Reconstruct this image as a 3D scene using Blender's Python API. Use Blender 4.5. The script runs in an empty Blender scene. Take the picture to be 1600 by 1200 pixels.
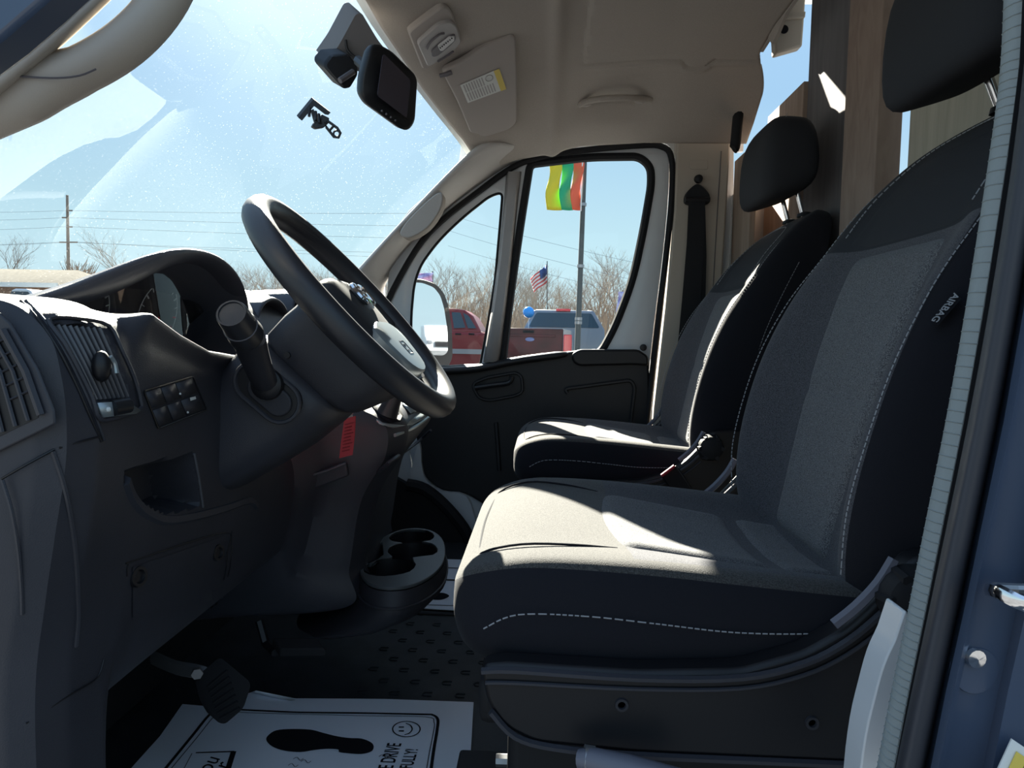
import bpy, bmesh, math, random
from mathutils import Vector as V, Matrix
import numpy as np
SC = bpy.context.scene
COL = SC.collection
random.seed(7)
# ------------------------------------------------------------------ camera, sky, sun, exposure
F, CX, CY = 1130., 800., 600.
CAM = np.array([0., 0., .67])
YAW, PITCH, ROLL = math.radians(2.454), math.radians(3.597), math.radians(1.2)
_f = np.array([-math.sin(YAW)*math.cos(PITCH), math.cos(YAW)*math.cos(PITCH), -math.sin(PITCH)])
_r = np.cross(_f, [0, 0, 1]); _r /= np.linalg.norm(_r); _u = np.cross(_r, _f)
_r2 = math.cos(ROLL)*_r + math.sin(ROLL)*_u
_u2 = -math.sin(ROLL)*_r + math.cos(ROLL)*_u
ROT = np.array([_r2, _u2, _f])
cd = bpy.data.cameras.new('camera'); cam = bpy.data.objects.new('camera', cd); COL.objects.link(cam)
cd.sensor_fit = 'HORIZONTAL'; cd.sensor_width = 36; cd.lens = F/1600*36; cd.clip_start = .01; cd.clip_end = 900
cam.matrix_world = Matrix(((_r2[0], _u2[0], -_f[0], CAM[0]), (_r2[1], _u2[1], -_f[1], CAM[1]), (_r2[2], _u2[2], -_f[2], CAM[2]), (0, 0, 0, 1)))
SC.camera = cam
SC.view_settings.view_transform = 'Standard'; SC.view_settings.look = 'None'
SC.view_settings.gamma = 1; SC.view_settings.use_curve_mapping = False
SC.view_settings.exposure = 0.25
SUN_TO = V((-.33, 1.0, .595)).normalized()
SUN_STRENGTH = 35.
sd = bpy.data.lights.new('sun', 'SUN'); sd.energy = SUN_STRENGTH; sd.angle = math.radians(.6); sd.color = (1, .93, .80)
so = bpy.data.objects.new('sun', sd); COL.objects.link(so); so.location = (-8, 30, 20)
so.rotation_euler = SUN_TO.to_track_quat('Z', 'Y').to_euler()
SC.cycles.max_bounces = 8; SC.cycles.diffuse_bounces = 4; SC.cycles.glossy_bounces = 4; SC.cycles.transparent_max_bounces = 16
SC.cycles.caustics_reflective = False; SC.cycles.caustics_refractive = False
SC.cycles.sample_clamp_indirect = 4
W = bpy.data.worlds.new('sky'); SC.world = W; W.use_nodes = True
nt = W.node_tree; nt.nodes.clear()
def wn(t, **k):
    n = nt.nodes.new(t)
    for a, b in k.items(): setattr(n, a, b)
    return n
tc = wn('ShaderNodeTexCoord'); sep = wn('ShaderNodeSeparateXYZ'); nt.links.new(tc.outputs['Generated'], sep.inputs[0])
rmp = wn('ShaderNodeValToRGB'); nt.links.new(sep.outputs['Z'], rmp.inputs[0])
el = rmp.color_ramp.elements
el[0].position = 0.0; el[0].color = (.60, .77, .83, 1)
el[1].position = 1.0; el[1].color = (.38, .57, .88, 1)
for p, c in ((.12, (.50, .71, .80)), (.30, (.335, .545, .765)), (.6, (.37, .57, .86))):
    e_ = el.new(p); e_.color = (*c, 1)
dt = wn('ShaderNodeVectorMath', operation='DOT_PRODUCT'); nt.links.new(tc.outputs['Generated'], dt.inputs[0]); dt.inputs[1].default_value = SUN_TO
mx = wn('ShaderNodeMath', operation='MAXIMUM'); nt.links.new(dt.outputs['Value'], mx.inputs[0]); mx.inputs[1].default_value = 0
pw = wn('ShaderNodeMath', operation='POWER'); nt.links.new(mx.outputs[0], pw.inputs[0]); pw.inputs[1].default_value = 40
add = wn('ShaderNodeMix', data_type='RGBA', blend_type='ADD'); nt.links.new(pw.outputs[0], add.inputs['Factor'])
nt.links.new(rmp.outputs[0], add.inputs['A']); add.inputs['B'].default_value = (.55, .52, .45, 1)
bg = wn('ShaderNodeBackground'); nt.links.new(add.outputs['Result'], bg.inputs[0]); bg.inputs[1].default_value = 1.0
ow = wn('ShaderNodeOutputWorld'); nt.links.new(bg.outputs[0], ow.inputs[0])

# ------------------------------------------------------------------ geometry helpers
def at(px, py, y):
    d = np.array([(px-CX)/F, -(py-CY)/F, 1.]) @ ROT
    return V(CAM + d*((y-CAM[1])/d[1]))
def atz(px, py, z):
    d = np.array([(px-CX)/F, -(py-CY)/F, 1.]) @ ROT
    return V(CAM + d*((z-CAM[2])/d[2]))
def atx(px, py, x):
    d = np.array([(px-CX)/F, -(py-CY)/F, 1.]) @ ROT
    return V(CAM + d*((x-CAM[0])/d[0]))
def ats(y, *pts): return [at(a, b, y) for a, b in pts]
def lerp(a, b, t): return a+(b-a)*t
def interp(x, pts):
    if x <= pts[0][0]: return pts[0][1]
    for (a, b), (c, d) in zip(pts, pts[1:]):
        if x <= c: return b+(d-b)*(x-a)/(c-a)
    return pts[-1][1]
def sstep(a, b, x):
    t = min(1, max(0, (x-a)/(b-a))); return t*t*(3-2*t)
def smooth_path(pts, n=6, closed=False):
    pts = [V(p) for p in pts]; out = []; m = len(pts)
    for i in range(m if closed else m-1):
        if closed: p0, p1, p2, p3 = pts[(i-1) % m], pts[i], pts[(i+1) % m], pts[(i+2) % m]
        else: p0, p1, p2, p3 = pts[max(i-1, 0)], pts[i], pts[i+1], pts[min(i+2, m-1)]
        for k in range(n):
            t = k/n
            out.append(.5*((2*p1)+(p2-p0)*t+(2*p0-5*p1+4*p2-p3)*t*t+(3*p1-p0-3*p2+p3)*t**3))
    if not closed: out.append(pts[-1])
    return out
def round_poly(pts, r, n=5):
    """corner rounding of a closed polygon"""
    pts = [V(p) for p in pts]; m = len(pts); out = []
    for i in range(m):
        p, a, b = pts[i], pts[i-1], pts[(i+1) % m]
        rr = r[i] if isinstance(r, (list, tuple)) else r
        da, db = (a-p), (b-p)
        t = min(rr, da.length*.48, db.length*.48)
        s, e = p+da.normalized()*t, p+db.normalized()*t
        for k in range(n+1):
            u = k/n; out.append(s*(1-u)**2+p*2*u*(1-u)+e*u*u)
    return out
class MB:
    def __init__(s): s.v = []; s.f = []; s.mi = []; s.m = 0
    def _add(s, vs, fs):
        o = len(s.v); s.v += [V(p) for p in vs]; s.f += [[i+o for i in f] for f in fs]; s.mi += [s.m]*len(fs); return s
    def box(s, c, size, rot=None):
        c = V(c); h = V(size)/2; P = []
        for x in (-1, 1):
            for y in (-1, 1):
                for z in (-1, 1):
                    p = V((x*h.x, y*h.y, z*h.z)); P.append(c+(rot @ p if rot else p))
        return s._add(P, [(0, 1, 3, 2), (4, 6, 7, 5), (0, 4, 5, 1), (2, 3, 7, 6), (0, 2, 6, 4), (1, 5, 7, 3)])
    def prism(s, poly, off):
        off = V(off); n = len(poly); poly = [V(p) for p in poly]
        return s._add(poly+[p+off for p in poly], [list(range(n)), list(range(2*n-1, n-1, -1))]+[(i, (i+1) % n, n+(i+1) % n, n+i) for i in range(n)])
    def loft(s, rings, cap=True, closed=True):
        n = len(rings[0]); P = [p for r in rings for p in r]; fs = []
        for j in range(len(rings)-1):
            for i in range(n if closed else n-1):
                a, b = j*n+i, j*n+(i+1) % n; fs.append((a, b, b+n, a+n))
        if cap: fs += [list(range(n-1, -1, -1)), list(range((len(rings)-1)*n, len(rings)*n))]
        return s._add(P, fs)
    def tube(s, path, r, n=8, cap=True, closed=False, ry=None, up=None):
        path = [V(p) for p in path]; m = len(path); rings = []; prev = None
        for i, p in enumerate(path):
            a = path[i-1] if (i > 0 or closed) else p
            b = path[(i+1) % m] if (i < m-1 or closed) else p
            t = (b-a).normalized()
            if up is not None: ref = V(up); nx = (ref-t*ref.dot(t)).normalized()
            elif prev is None:
                ref = V((0, 0, 1)) if abs(t.z) < .9 else V((1, 0, 0)); nx = (ref-t*ref.dot(t)).normalized()
            else:
                nx = prev-t*prev.dot(t); nx = nx.normalized()
            prev = nx; bn = t.cross(nx)
            ra = r[i] if isinstance(r, (list, tuple)) else r
            rb = ra if ry is None else (ry[i] if isinstance(ry, (list, tuple)) else ry)
            rings.append([p+nx*ra*math.cos(2*math.pi*k/n)+bn*rb*math.sin(2*math.pi*k/n) for k in range(n)])
        if closed: rings.append(rings[0])
        return s.loft(rings, cap and not closed)
    def grid(s, P):
        n = len(P[0]); return s._add([p for r in P for p in r], [(j*n+i, j*n+i+1, (j+1)*n+i+1, (j+1)*n+i) for j in range(len(P)-1) for i in range(n-1)])
    def lathe(s, c, axis, prof, n=20):
        c = V(c); a = V(axis).normalized(); ref = V((0, 0, 1)) if abs(a.z) < .9 else V((1, 0, 0)); u = a.cross(ref).normalized(); w = a.cross(u)
        return s.loft([[c+a*h+(u*math.cos(2*math.pi*k/n)+w*math.sin(2*math.pi*k/n))*max(r, 1e-4) for k in range(n)] for r, h in prof])
    def sphere(s, c, r, n=12, sc=(1, 1, 1)):
        c = V(c); rings = []
        for j in range(n//2+1):
            t = math.pi*j/(n//2); rings.append([c+V((math.sin(t)*math.cos(2*math.pi*k/n)*r*sc[0], math.sin(t)*math.sin(2*math.pi*k/n)*r*sc[1], math.cos(t)*r*sc[2])) for k in range(n)])
        return s.loft(rings, False)
def root_loc(o):
    while o.parent: o = o.parent
    return V(o.location)
def obj(name, mb, mat, parent=None, subsurf=0, bevel=0, solid=0, sharp=40, segs=2):
    me = bpy.data.meshes.new(name)
    L = root_loc(parent) if parent else None
    vs = mb.v
    if L is None:
        lo = V((min(p.x for p in vs), min(p.y for p in vs), min(p.z for p in vs))); hi = V((max(p.x for p in vs), max(p.y for p in vs), max(p.z for p in vs)))
        L = V(((lo.x+hi.x)/2, (lo.y+hi.y)/2, lo.z))
    me.from_pydata([p-L for p in vs], [], mb.f)
    mats = mat if isinstance(mat, (list, tuple)) else [mat]
    for m in mats: me.materials.append(m)
    if len(mats) > 1: me.polygons.foreach_set('material_index', mb.mi)
    bm = bmesh.new(); bm.from_mesh(me); bmesh.ops.remove_doubles(bm, verts=bm.verts, dist=1e-6); bmesh.ops.recalc_face_normals(bm, faces=bm.faces); bm.to_mesh(me); bm.free()
    me.shade_smooth()
    if not subsurf: me.set_sharp_from_angle(angle=math.radians(sharp))
    o = bpy.data.objects.new(name, me); COL.objects.link(o)
    if parent: o.parent = parent
    else: o.location = L
    if solid:
        md = o.modifiers.new('solid', 'SOLIDIFY'); md.thickness = solid; md.offset = 0
    if bevel:
        md = o.modifiers.new('bevel', 'BEVEL'); md.width = bevel; md.segments = segs; md.limit_method = 'ANGLE'; md.angle_limit = math.radians(40); md.harden_normals = False
    if subsurf:
        md = o.modifiers.new('sub', 'SUBSURF'); md.levels = subsurf; md.render_levels = subsurf
    return o
def thing(name, label, cat, loc, group=None):
    o = bpy.data.objects.new(name, None); COL.objects.link(o); o.location = loc; o.empty_display_size = .05
    return tag(o, label, cat, group)
def tag(o, label, cat, group=None, kind=None):
    o['label'] = label; o['category'] = cat
    if group: o['group'] = group
    if kind: o['kind'] = kind
    return o
def struct(o, label=None, cat=None):
    o['kind'] = 'structure'
    if label: o['label'] = label
    if cat: o['category'] = cat
    return o
def lab(o, t): o['label'] = t; return o
def plate(name, outer, holes, y, thick, mat, parent=None, bevel=.003):
    """flat plate standing in the plane y, given as world points (x,z used), with holes"""
    cu = bpy.data.curves.new('tmp', 'CURVE'); cu.dimensions = '2D'; cu.fill_mode = 'BOTH'
    for poly in [outer]+list(holes):
        sp = cu.splines.new('POLY'); sp.points.add(len(poly)-1); sp.use_cyclic_u = True
        for q, p in zip(sp.points, poly): q.co = (p.x, p.z, 0, 1)
    cu.extrude = max(thick/2-bevel, .0005); cu.bevel_depth = bevel; cu.bevel_resolution = 1; cu.offset = -bevel
    to = bpy.data.objects.new('tmp', cu); COL.objects.link(to)
    dg = bpy.context.evaluated_depsgraph_get(); dg.update()
    me = bpy.data.meshes.new_from_object(to.evaluated_get(dg))
    mb = MB(); mb.v = [V((v.co.x, y+v.co.z, v.co.y)) for v in me.vertices]; mb.f = [list(p.vertices) for p in me.polygons]; mb.mi = [0]*len(mb.f)
    bpy.data.objects.remove(to); bpy.data.curves.remove(cu); bpy.data.meshes.remove(me)
    return obj(name, mb, mat, parent)
def text_mb(txt, origin, xdir, ydir, height, extrude=.0004, align='CENTER', bold=0.0, shear=0):
    cu = bpy.data.curves.new('tmp', 'FONT'); cu.body = txt; cu.size = 1; cu.extrude = 0; cu.align_x = align; cu.align_y = 'CENTER'; cu.offset = bold; cu.shear = shear
    to = bpy.data.objects.new('tmp', cu); COL.objects.link(to)
    dg = bpy.context.evaluated_depsgraph_get(); dg.update()
    me = bpy.data.meshes.new_from_object(to.evaluated_get(dg))
    X, Y = V(xdir).normalized(), V(ydir).normalized(); N = X.cross(Y); s = height/.7
    mb = MB(); mb.v = [V(origin)+X*v.co.x*s+Y*v.co.y*s+N*extrude for v in me.vertices]; mb.f = [list(p.vertices) for p in me.polygons]; mb.mi = [0]*len(mb.f)
    bpy.data.objects.remove(to); bpy.data.curves.remove(cu); bpy.data.meshes.remove(me)
    return mb

# ------------------------------------------------------------------ materials
def pbsdf(name, col, rough=.6, metal=0, spec=.5, noise=0, nscale=60, bump=0, bscale=400, coords='Object', col2=None, sheen=0, coat=0, bdist=.001):
    m = bpy.data.materials.new(name); m.use_nodes = True; n = m.node_tree; b = n.nodes['Principled BSDF']
    b.inputs['Base Color'].default_value = (*col, 1); b.inputs['Roughness'].default_value = rough; b.inputs['Metallic'].default_value = metal
    b.inputs['Specular IOR Level'].default_value = spec
    if sheen: b.inputs['Sheen Weight'].default_value = sheen; b.inputs['Sheen Roughness'].default_value = .5
    if coat: b.inputs['Coat Weight'].default_value = coat; b.inputs['Coat Roughness'].default_value = .1
    t = n.nodes.new('ShaderNodeTexCoord')
    if noise:
        z = n.nodes.new('ShaderNodeTexNoise'); z.inputs['Scale'].default_value = nscale; z.inputs['Detail'].default_value = 3
        n.links.new(t.outputs[coords], z.inputs['Vector'])
        r = n.nodes.new('ShaderNodeValToRGB'); c2 = col2 or tuple(c*(1-noise) for c in col)
        r.color_ramp.elements[0].position = .35; r.color_ramp.elements[1].position = .65
        r.color_ramp.elements[0].color = (*c2, 1); r.color_ramp.elements[1].color = (*[min(1, c*(1+noise*.5)) for c in col], 1)
        n.links.new(z.outputs['Fac'], r.inputs[0]); n.links.new(r.outputs[0], b.inputs['Base Color'])
    if bump:
        z = n.nodes.new('ShaderNodeTexNoise'); z.inputs['Scale'].default_value = bscale; z.inputs['Detail'].default_value = 2
        n.links.new(t.outputs[coords], z.inputs['Vector'])
        bp = n.nodes.new('ShaderNodeBump'); bp.inputs['Strength'].default_value = bump; bp.inputs['Distance'].default_value = bdist
        n.links.new(z.outputs['Fac'], bp.inputs['Height']); n.links.new(bp.outputs[0], b.inputs['Normal'])
    return m
M = {}
M['dash'] = pbsdf('dash_plastic', (.033, .034, .043), .5, spec=.45, bump=.25, bscale=900, noise=.12, nscale=8)
M['dash2'] = pbsdf('dash_lower_plastic', (.025, .025, .031), .55, spec=.4, bump=.25, bscale=900)
M['black'] = pbsdf('black_plastic', (.009, .009, .011), .45, spec=.4)
M['soft'] = pbsdf('black_rubber', (.014, .014, .016), .7, spec=.3)
M['doorblk'] = pbsdf('door_trim_plastic', (.016, .016, .018), .5, spec=.4, bump=.2, bscale=700)
M['wheel'] = pbsdf('wheel_urethane', (.022, .022, .026), .42, spec=.5, bump=.12, bscale=900)
M['satin'] = pbsdf('satin_silver', (.34, .38, .39), .33, metal=.55)
M['chrome'] = pbsdf('chrome', (.75, .75, .76), .12, metal=1)
M['steel'] = pbsdf('dull_steel', (.32, .32, .33), .4, metal=.8)
M['fab'] = pbsdf('charcoal_fabric', (.066, .062, .058), .95, spec=.15, noise=.5, nscale=620, bump=.7, bscale=900, sheen=.15)
M['fabside'] = pbsdf('black_fabric', (.014, .014, .018), .95, spec=.15, bump=.4, bscale=900, sheen=.05)
M['heather'] = pbsdf('grey_heather_fabric', (.15, .148, .15), .95, spec=.12, noise=.75, nscale=850, bump=.5, bscale=700, sheen=.1, col2=(.045, .045, .05))
M['heatherdk'] = pbsdf('dark_heather_fabric', (.085, .083, .09), .95, spec=.12, noise=.7, nscale=850, bump=.5, bscale=700, sheen=.1, col2=(.03, .03, .035))
M['smoothblk'] = pbsdf('smooth_black_fabric', (.030, .031, .035), .8, spec=.2, bump=.25, bscale=1200)
M['stitch'] = pbsdf('grey_thread', (.30, .30, .31), .8)
M['headliner'] = pbsdf('headliner_felt', (.43, .385, .34), .95, spec=.1, noise=.07, nscale=500, bump=.2, bscale=700)
M['visor'] = pbsdf('visor_vinyl', (.41, .37, .34), .85, spec=.2, bump=.1, bscale=700)
M['pillar'] = pbsdf('pale_grey_plastic', (.52, .49, .46), .55, spec=.4, bump=.12, bscale=800)
M['hood'] = pbsdf('hood_plastic', (.060, .063, .078), .40, spec=.6, bump=.2, bscale=900)
M['beige'] = pbsdf('beige_plastic', (.47, .41, .34), .6, spec=.35, bump=.12, bscale=800)
M['greyplas'] = pbsdf('grey_plastic', (.38, .36, .35), .5, spec=.35)
M['greydk'] = pbsdf('dark_grey_plastic', (.12, .11, .12), .5, spec=.35)
M['white'] = pbsdf('white_paint', (.66, .67, .68), .35, spec=.5, noise=.05, nscale=5, coat=.3)
M['blue'] = pbsdf('blue_paint', (.050, .072, .118), .35, spec=.5, coat=.5, noise=.15, nscale=6)
M['rubber'] = pbsdf('grey_weatherstrip', (.27, .295, .29), .7, spec=.3, bump=.4, bscale=260)
M['darkband'] = pbsdf('dark_seal', (.035, .036, .044), .55, spec=.4)
M['floor'] = pbsdf('floor_rubber', (.032, .036, .041), .6, spec=.4, noise=.3, nscale=14, bump=.3, bscale=300)
M['paper'] = pbsdf('white_paper', (.84, .87, .93), .85, spec=.2)
M['ink'] = pbsdf('black_ink', (.012, .012, .015), .8, spec=.1)
M['inkgrey'] = pbsdf('grey_ink', (.12, .12, .13), .8, spec=.1)
M['label'] = pbsdf('label_white', (.72, .73, .70), .6)
M['yellow'] = pbsdf('label_yellow', (.72, .55, .10), .6)
M['redtag'] = pbsdf('red_tag', (.45, .02, .035), .45)
M['darkred'] = pbsdf('dark_red_print', (.25, .01, .015), .5)
M['screen'] = pbsdf('dark_screen', (.065, .058, .075), .12, spec=.6)
M['mirror'] = pbsdf('mirror_silver', (.86, .88, .9), .02, metal=1)
M['asphalt'] = pbsdf('asphalt', (.105, .11, .118), 1, spec=.03, noise=.3, nscale=.8, bump=.2, bscale=40, bdist=.01)
M['bark'] = pbsdf('bark', (.23, .195, .165), .95, spec=.1)
M['bark2'] = pbsdf('pale_bark', (.32, .28, .23), .95, spec=.1)
M['brush'] = pbsdf('dry_brush', (.27, .225, .18), .95, spec=.1)
M['galv'] = pbsdf('galvanised', (.075, .08, .078), .6, metal=.2)
M['roofing'] = pbsdf('shingle_roof', (.10, .093, .08), 1, spec=.02, noise=.25, nscale=6)
M['brick'] = pbsdf('house_brick', (.30, .18, .12), .9, noise=.3, nscale=8)
M['redpaint'] = pbsdf('red_car_paint', (.19, .018, .022), .32, spec=.25, coat=.1)
M['maroon'] = pbsdf('maroon_car_paint', (.075, .012, .016), .35, spec=.2, noise=.5, nscale=3)
M['silver'] = pbsdf('silver_car_paint', (.20, .215, .245), .35, metal=.4, coat=.2)
M['carglass'] = pbsdf('car_glass', (.03, .055, .075), .12, spec=.35)
M['lens'] = pbsdf('red_lens', (.75, .03, .05), .2)
M['balloon'] = pbsdf('blue_balloon', (.02, .30, .85), .2, spec=.5)
M['insul'] = pbsdf('grey_cable', (.26, .31, .34), .6)

def wood_mat(name, a, b, scale=(1, 1, .08)):
    m = pbsdf(name, a, .75, spec=.25); n = m.node_tree; t = n.nodes['Texture Coordinate'] if 'Texture Coordinate' in n.nodes else n.nodes.new('ShaderNodeTexCoord')
    mp = n.nodes.new('ShaderNodeMapping'); mp.inputs['Scale'].default_value = scale; n.links.new(t.outputs['Object'], mp.inputs[0])
    z = n.nodes.new('ShaderNodeTexNoise'); z.inputs['Scale'].default_value = 28; z.inputs['Detail'].default_value = 6; z.inputs['Distortion'].default_value = 1.2; n.links.new(mp.outputs[0], z.inputs['Vector'])
    r = n.nodes.new('ShaderNodeValToRGB'); r.color_ramp.elements[0].position = .3; r.color_ramp.elements[1].position = .7
    r.color_ramp.elements[0].color = (*a, 1); r.color_ramp.elements[1].color = (*b, 1)
    n.links.new(z.outputs['Fac'], r.inputs[0]); n.links.new(r.outputs[0], n.nodes['Principled BSDF'].inputs['Base Color'])
    return m
M['wood'] = wood_mat('plywood_face', (.30, .22, .17), (.42, .32, .25))
M['woodskylit'] = wood_mat('skylit_plywood', (.13, .124, .125), (.18, .172, .172))  # plywood greyed in its colour to stand in for sky light on it
M['woodpale'] = wood_mat('pale_plywood', (.40, .37, .29), (.52, .48, .39))
M['woodpost'] = wood_mat('planed_post', (.26, .19, .155), (.34, .26, .21), (1, 1, .3))

def glass_mat(name, tint, dust=0, ior=1.45, refl=1.0):
    m = bpy.data.materials.new(name); m.use_nodes = True; n = m.node_tree; n.nodes.clear()
    tr = n.nodes.new('ShaderNodeBsdfTransparent'); tr.inputs[0].default_value = (*tint, 1)
    gl = n.nodes.new('ShaderNodeBsdfGlossy'); gl.inputs['Roughness'].default_value = 0.0; gl.inputs[0].default_value = (refl, refl, refl, 1)
    ge = n.nodes.new('ShaderNodeNewGeometry'); dp = n.nodes.new('ShaderNodeVectorMath'); dp.operation = 'DOT_PRODUCT'
    n.links.new(ge.outputs['Normal'], dp.inputs[0]); n.links.new(ge.outputs['Incoming'], dp.inputs[1])
    def mth(op, a, b):
        q = n.nodes.new('ShaderNodeMath'); q.operation = op
        for i, v in enumerate((a, b)):
            if v is None: continue
            if isinstance(v, (int, float)): q.inputs[i].default_value = v
            else: n.links.new(v, q.inputs[i])
        return q.outputs[0]
    # Schlick reflectance of the two faces of a thin pane
    f0 = ((ior-1)/(ior+1))**2
    cosv = mth('ABSOLUTE', dp.outputs['Value'], None); k5 = mth('POWER', mth('SUBTRACT', 1.0, cosv), 5.0)
    fr = mth('MULTIPLY', mth('ADD', mth('MULTIPLY', k5, 1-f0), f0), .55)
    mix = n.nodes.new('ShaderNodeMixShader'); n.links.new(fr, mix.inputs[0]); n.links.new(tr.outputs[0], mix.inputs[1]); n.links.new(gl.outputs[0], mix.inputs[2])
    last = mix
    if dust:
        t = n.nodes.new('ShaderNodeTexCoord')
        vo = n.nodes.new('ShaderNodeTexVoronoi'); vo.inputs['Scale'].default_value = 130; n.links.new(t.outputs['Object'], vo.inputs['Vector'])
        nz = n.nodes.new('ShaderNodeTexNoise'); nz.inputs['Scale'].default_value = 60; n.links.new(t.outputs['Object'], nz.inputs['Vector'])
        # speck radius varies from cell to cell
        sub = n.nodes.new('ShaderNodeMath'); sub.operation = 'MULTIPLY'; n.links.new(nz.outputs['Fac'], sub.inputs[0]); sub.inputs[1].default_value = .27
        lt = n.nodes.new('ShaderNodeMath'); lt.operation = 'LESS_THAN'; n.links.new(vo.outputs['Distance'], lt.inputs[0]); n.links.new(sub.outputs[0], lt.inputs[1])
        sp = n.nodes.new('ShaderNodeMath'); sp.operation = 'MULTIPLY'; n.links.new(lt.outputs[0], sp.inputs[0]); sp.inputs[1].default_value = dust
        hz = n.nodes.new('ShaderNodeTexNoise'); hz.inputs['Scale'].default_value = 5; hz.inputs['Detail'].default_value = 5; n.links.new(t.outputs['Object'], hz.inputs['Vector'])
        hm = n.nodes.new('ShaderNodeMath'); hm.operation = 'MULTIPLY_ADD'; n.links.new(hz.outputs['Fac'], hm.inputs[0]); hm.inputs[1].default_value = .003; n.links.new(sp.outputs[0], hm.inputs[2])
        tl = n.nodes.new('ShaderNodeBsdfTranslucent'); tl.inputs[0].default_value = (.9, .9, .9, 1)
        m2 = n.nodes.new('ShaderNodeMixShader'); n.links.new(hm.outputs[0], m2.inputs[0]); n.links.new(mix.outputs[0], m2.inputs[1]); n.links.new(tl.outputs[0], m2.inputs[2]); last = m2
    o = n.nodes.new('ShaderNodeOutputMaterial'); n.links.new(last.outputs[0], o.inputs[0])
    return m
M['windshield'] = glass_mat('windshield_glass', (.93, .97, .97), dust=.08)
M['glass'] = glass_mat('side_glass', (.97, 1.0, .99))
M['lensclear'] = glass_mat('cluster_lens', (.95, .95, .95), ior=1.6)

# ------------------------------------------------------------------ van shell (the setting)
YM = 1.44                                   # centre plane of the van
HEAD = [(1.44, -.375, 1.345), (1.6, -.37, 1.342), (1.95, -.335, 1.325), (2.12, -.29, 1.29), (2.2, -.255, 1.26), (2.32, -.215, 1.215)]
def header(y):
    y = YM+abs(y-YM); return interp(y, [(a, b) for a, b, c in HEAD]), interp(y, [(a, c) for a, b, c in HEAD])
BASE = [(1.44, -1.05), (1.9, -.93), (2.15, -.76), (2.32, -.60)]
def cowl(y): return interp(YM+abs(y-YM), BASE)
# floor
mb = MB(); mb.box((-.1, 1.44, -.02), (1.9, 1.9, .04))
floor = struct(obj('floor', mb, M['floor']))
# raised horseshoe treads of the rubber floor, each a piece of the floor
tread_me = None
def horseshoe(c, s, ang):
    m = MB(); pts = []
    for k in range(9):
        a = math.pi*k/8; pts.append(V((math.cos(a)*.5, math.sin(a)*.5, 0)))
    pts = [V((.5, -.9, 0))]+pts+[V((-.5, -.9, 0))]
    R = Matrix.Rotation(ang, 3, 'Z')
    m.tube([V(c)+(R @ p)*s for p in pts], s*.10, 5, ry=s*.10)
    return m
FL = []
for i in range(6):
    for j in range(8):
        FL.append((-.33+i*.062+(j % 2)*.031, 1.31+j*.047))
proto = None
for x, y in FL:
    if proto is None: proto = obj('tread', horseshoe((x, y, .001), .013, math.radians(90)), M['floor'], floor)
    else:
        o = proto.copy(); o.location = (x-FL[0][0], y-FL[0][1], 0); COL.objects.link(o)
mb = MB(); mb.prism([(-.75, 1.695, 0), (.0, 1.695, 0), (.0, 1.705, 0), (-.75, 1.705, 0)], (0, 0, .004)); obj('seam_strip', mb, M['soft'], floor)
mb = MB(); mb.box((-.30, .5, -.1), (.9, .12, .22)); struct(obj('trim_1', mb, M['soft'], bevel=.02))          # driver sill
# fire wall under the dash
mb = MB(); mb.grid([[(-.98, .55, .58), (-.98, 2.47, .58)], [(-.95, .55, .35), (-.95, 2.47, .35)], [(-.80, .55, .05), (-.80, 2.47, .05)], [(-.72, .55, -.01), (-.72, 2.47, -.01)]])
struct(obj('wall_front', mb, M['soft'], solid=.02))

# headliner
def liner(x, y):
    hx, hz = header(y)
    d = abs(y-YM)
    zc = interp(x, [(-.38, 1.345), (-.2, 1.385), (-.05, 1.425), (.10, 1.462), (.3, 1.475), (.65, 1.475)])
    drop = interp(d, [(0, 0), (.42, .0), (.58, .018), (.68, .045), (.76, .085), (.83, .135), (.90, .175), (.94, .19)])
    if x < 0: drop *= lerp(1, .9, sstep(0, -.25, x))
    z = zc-drop
    z = lerp(hz, z, sstep(hx, hx+.13, x)) if x < hx+.13 else z
    # recessed overhead panel with a sharp step, dipping once near its rear end
    edge = 2.045+.030*sstep(.35, .385, x)*(1-sstep(.42, .455, x))
    z -= .012*sstep(.088, .096, x)*(1-sstep(edge-.008, edge, y))*sstep(.80, .84, y)
    z -= .008*math.exp(-((y-edge-.022)/.012)**2)*sstep(.08, .10, x)*(1 if y > 1.5 else 0)
    # hollow behind the grab handle
    z += .020*math.exp(-((x-.19)/.10)**4)*math.exp(-((d-.775)/.035)**2)
    # soft channel ahead of the visor bay
    z -= .012*math.exp(-((x+.02-.035)/.02)**2)*sstep(1.55, 1.7, y)
    return z
ys = [.535+k*(2.345-.535)/240 for k in range(241)]
G = []
for k in range(111):
    row = []
    for y in ys:
        hx = header(y)[0]; x = lerp(hx, lerp(.555, .62, sstep(1.98, 2.2, y)), k/110); row.append(V((x, y, liner(x, y))))
    G.append(row)
mb = MB(); mb.grid(G)
ceil = struct(obj('ceiling', mb, M['headliner'], solid=.006))
mb = MB(); mb.grid([[(-.25, .50, 1.55), (-.25, 2.42, 1.55)], [(.0, .48, 1.62), (.0, 2.46, 1.62)], [(.6, .46, 1.78), (.6, 2.46, 1.78)], [(2.2, .46, 1.80), (2.2, 2.46, 1.80)]])
struct(obj('ceiling_roof', mb, M['white'], solid=.02))
mb = MB(); mb.grid([[V((header(y)[0]-.03, y, header(y)[1]+.016)), V((header(y)[0]+.04, y, header(y)[1]+.05)), V((-.16, y, 1.53))] for y in ys[::8]]); struct(obj('ceiling_header', mb, M['white'], solid=.012))

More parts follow.
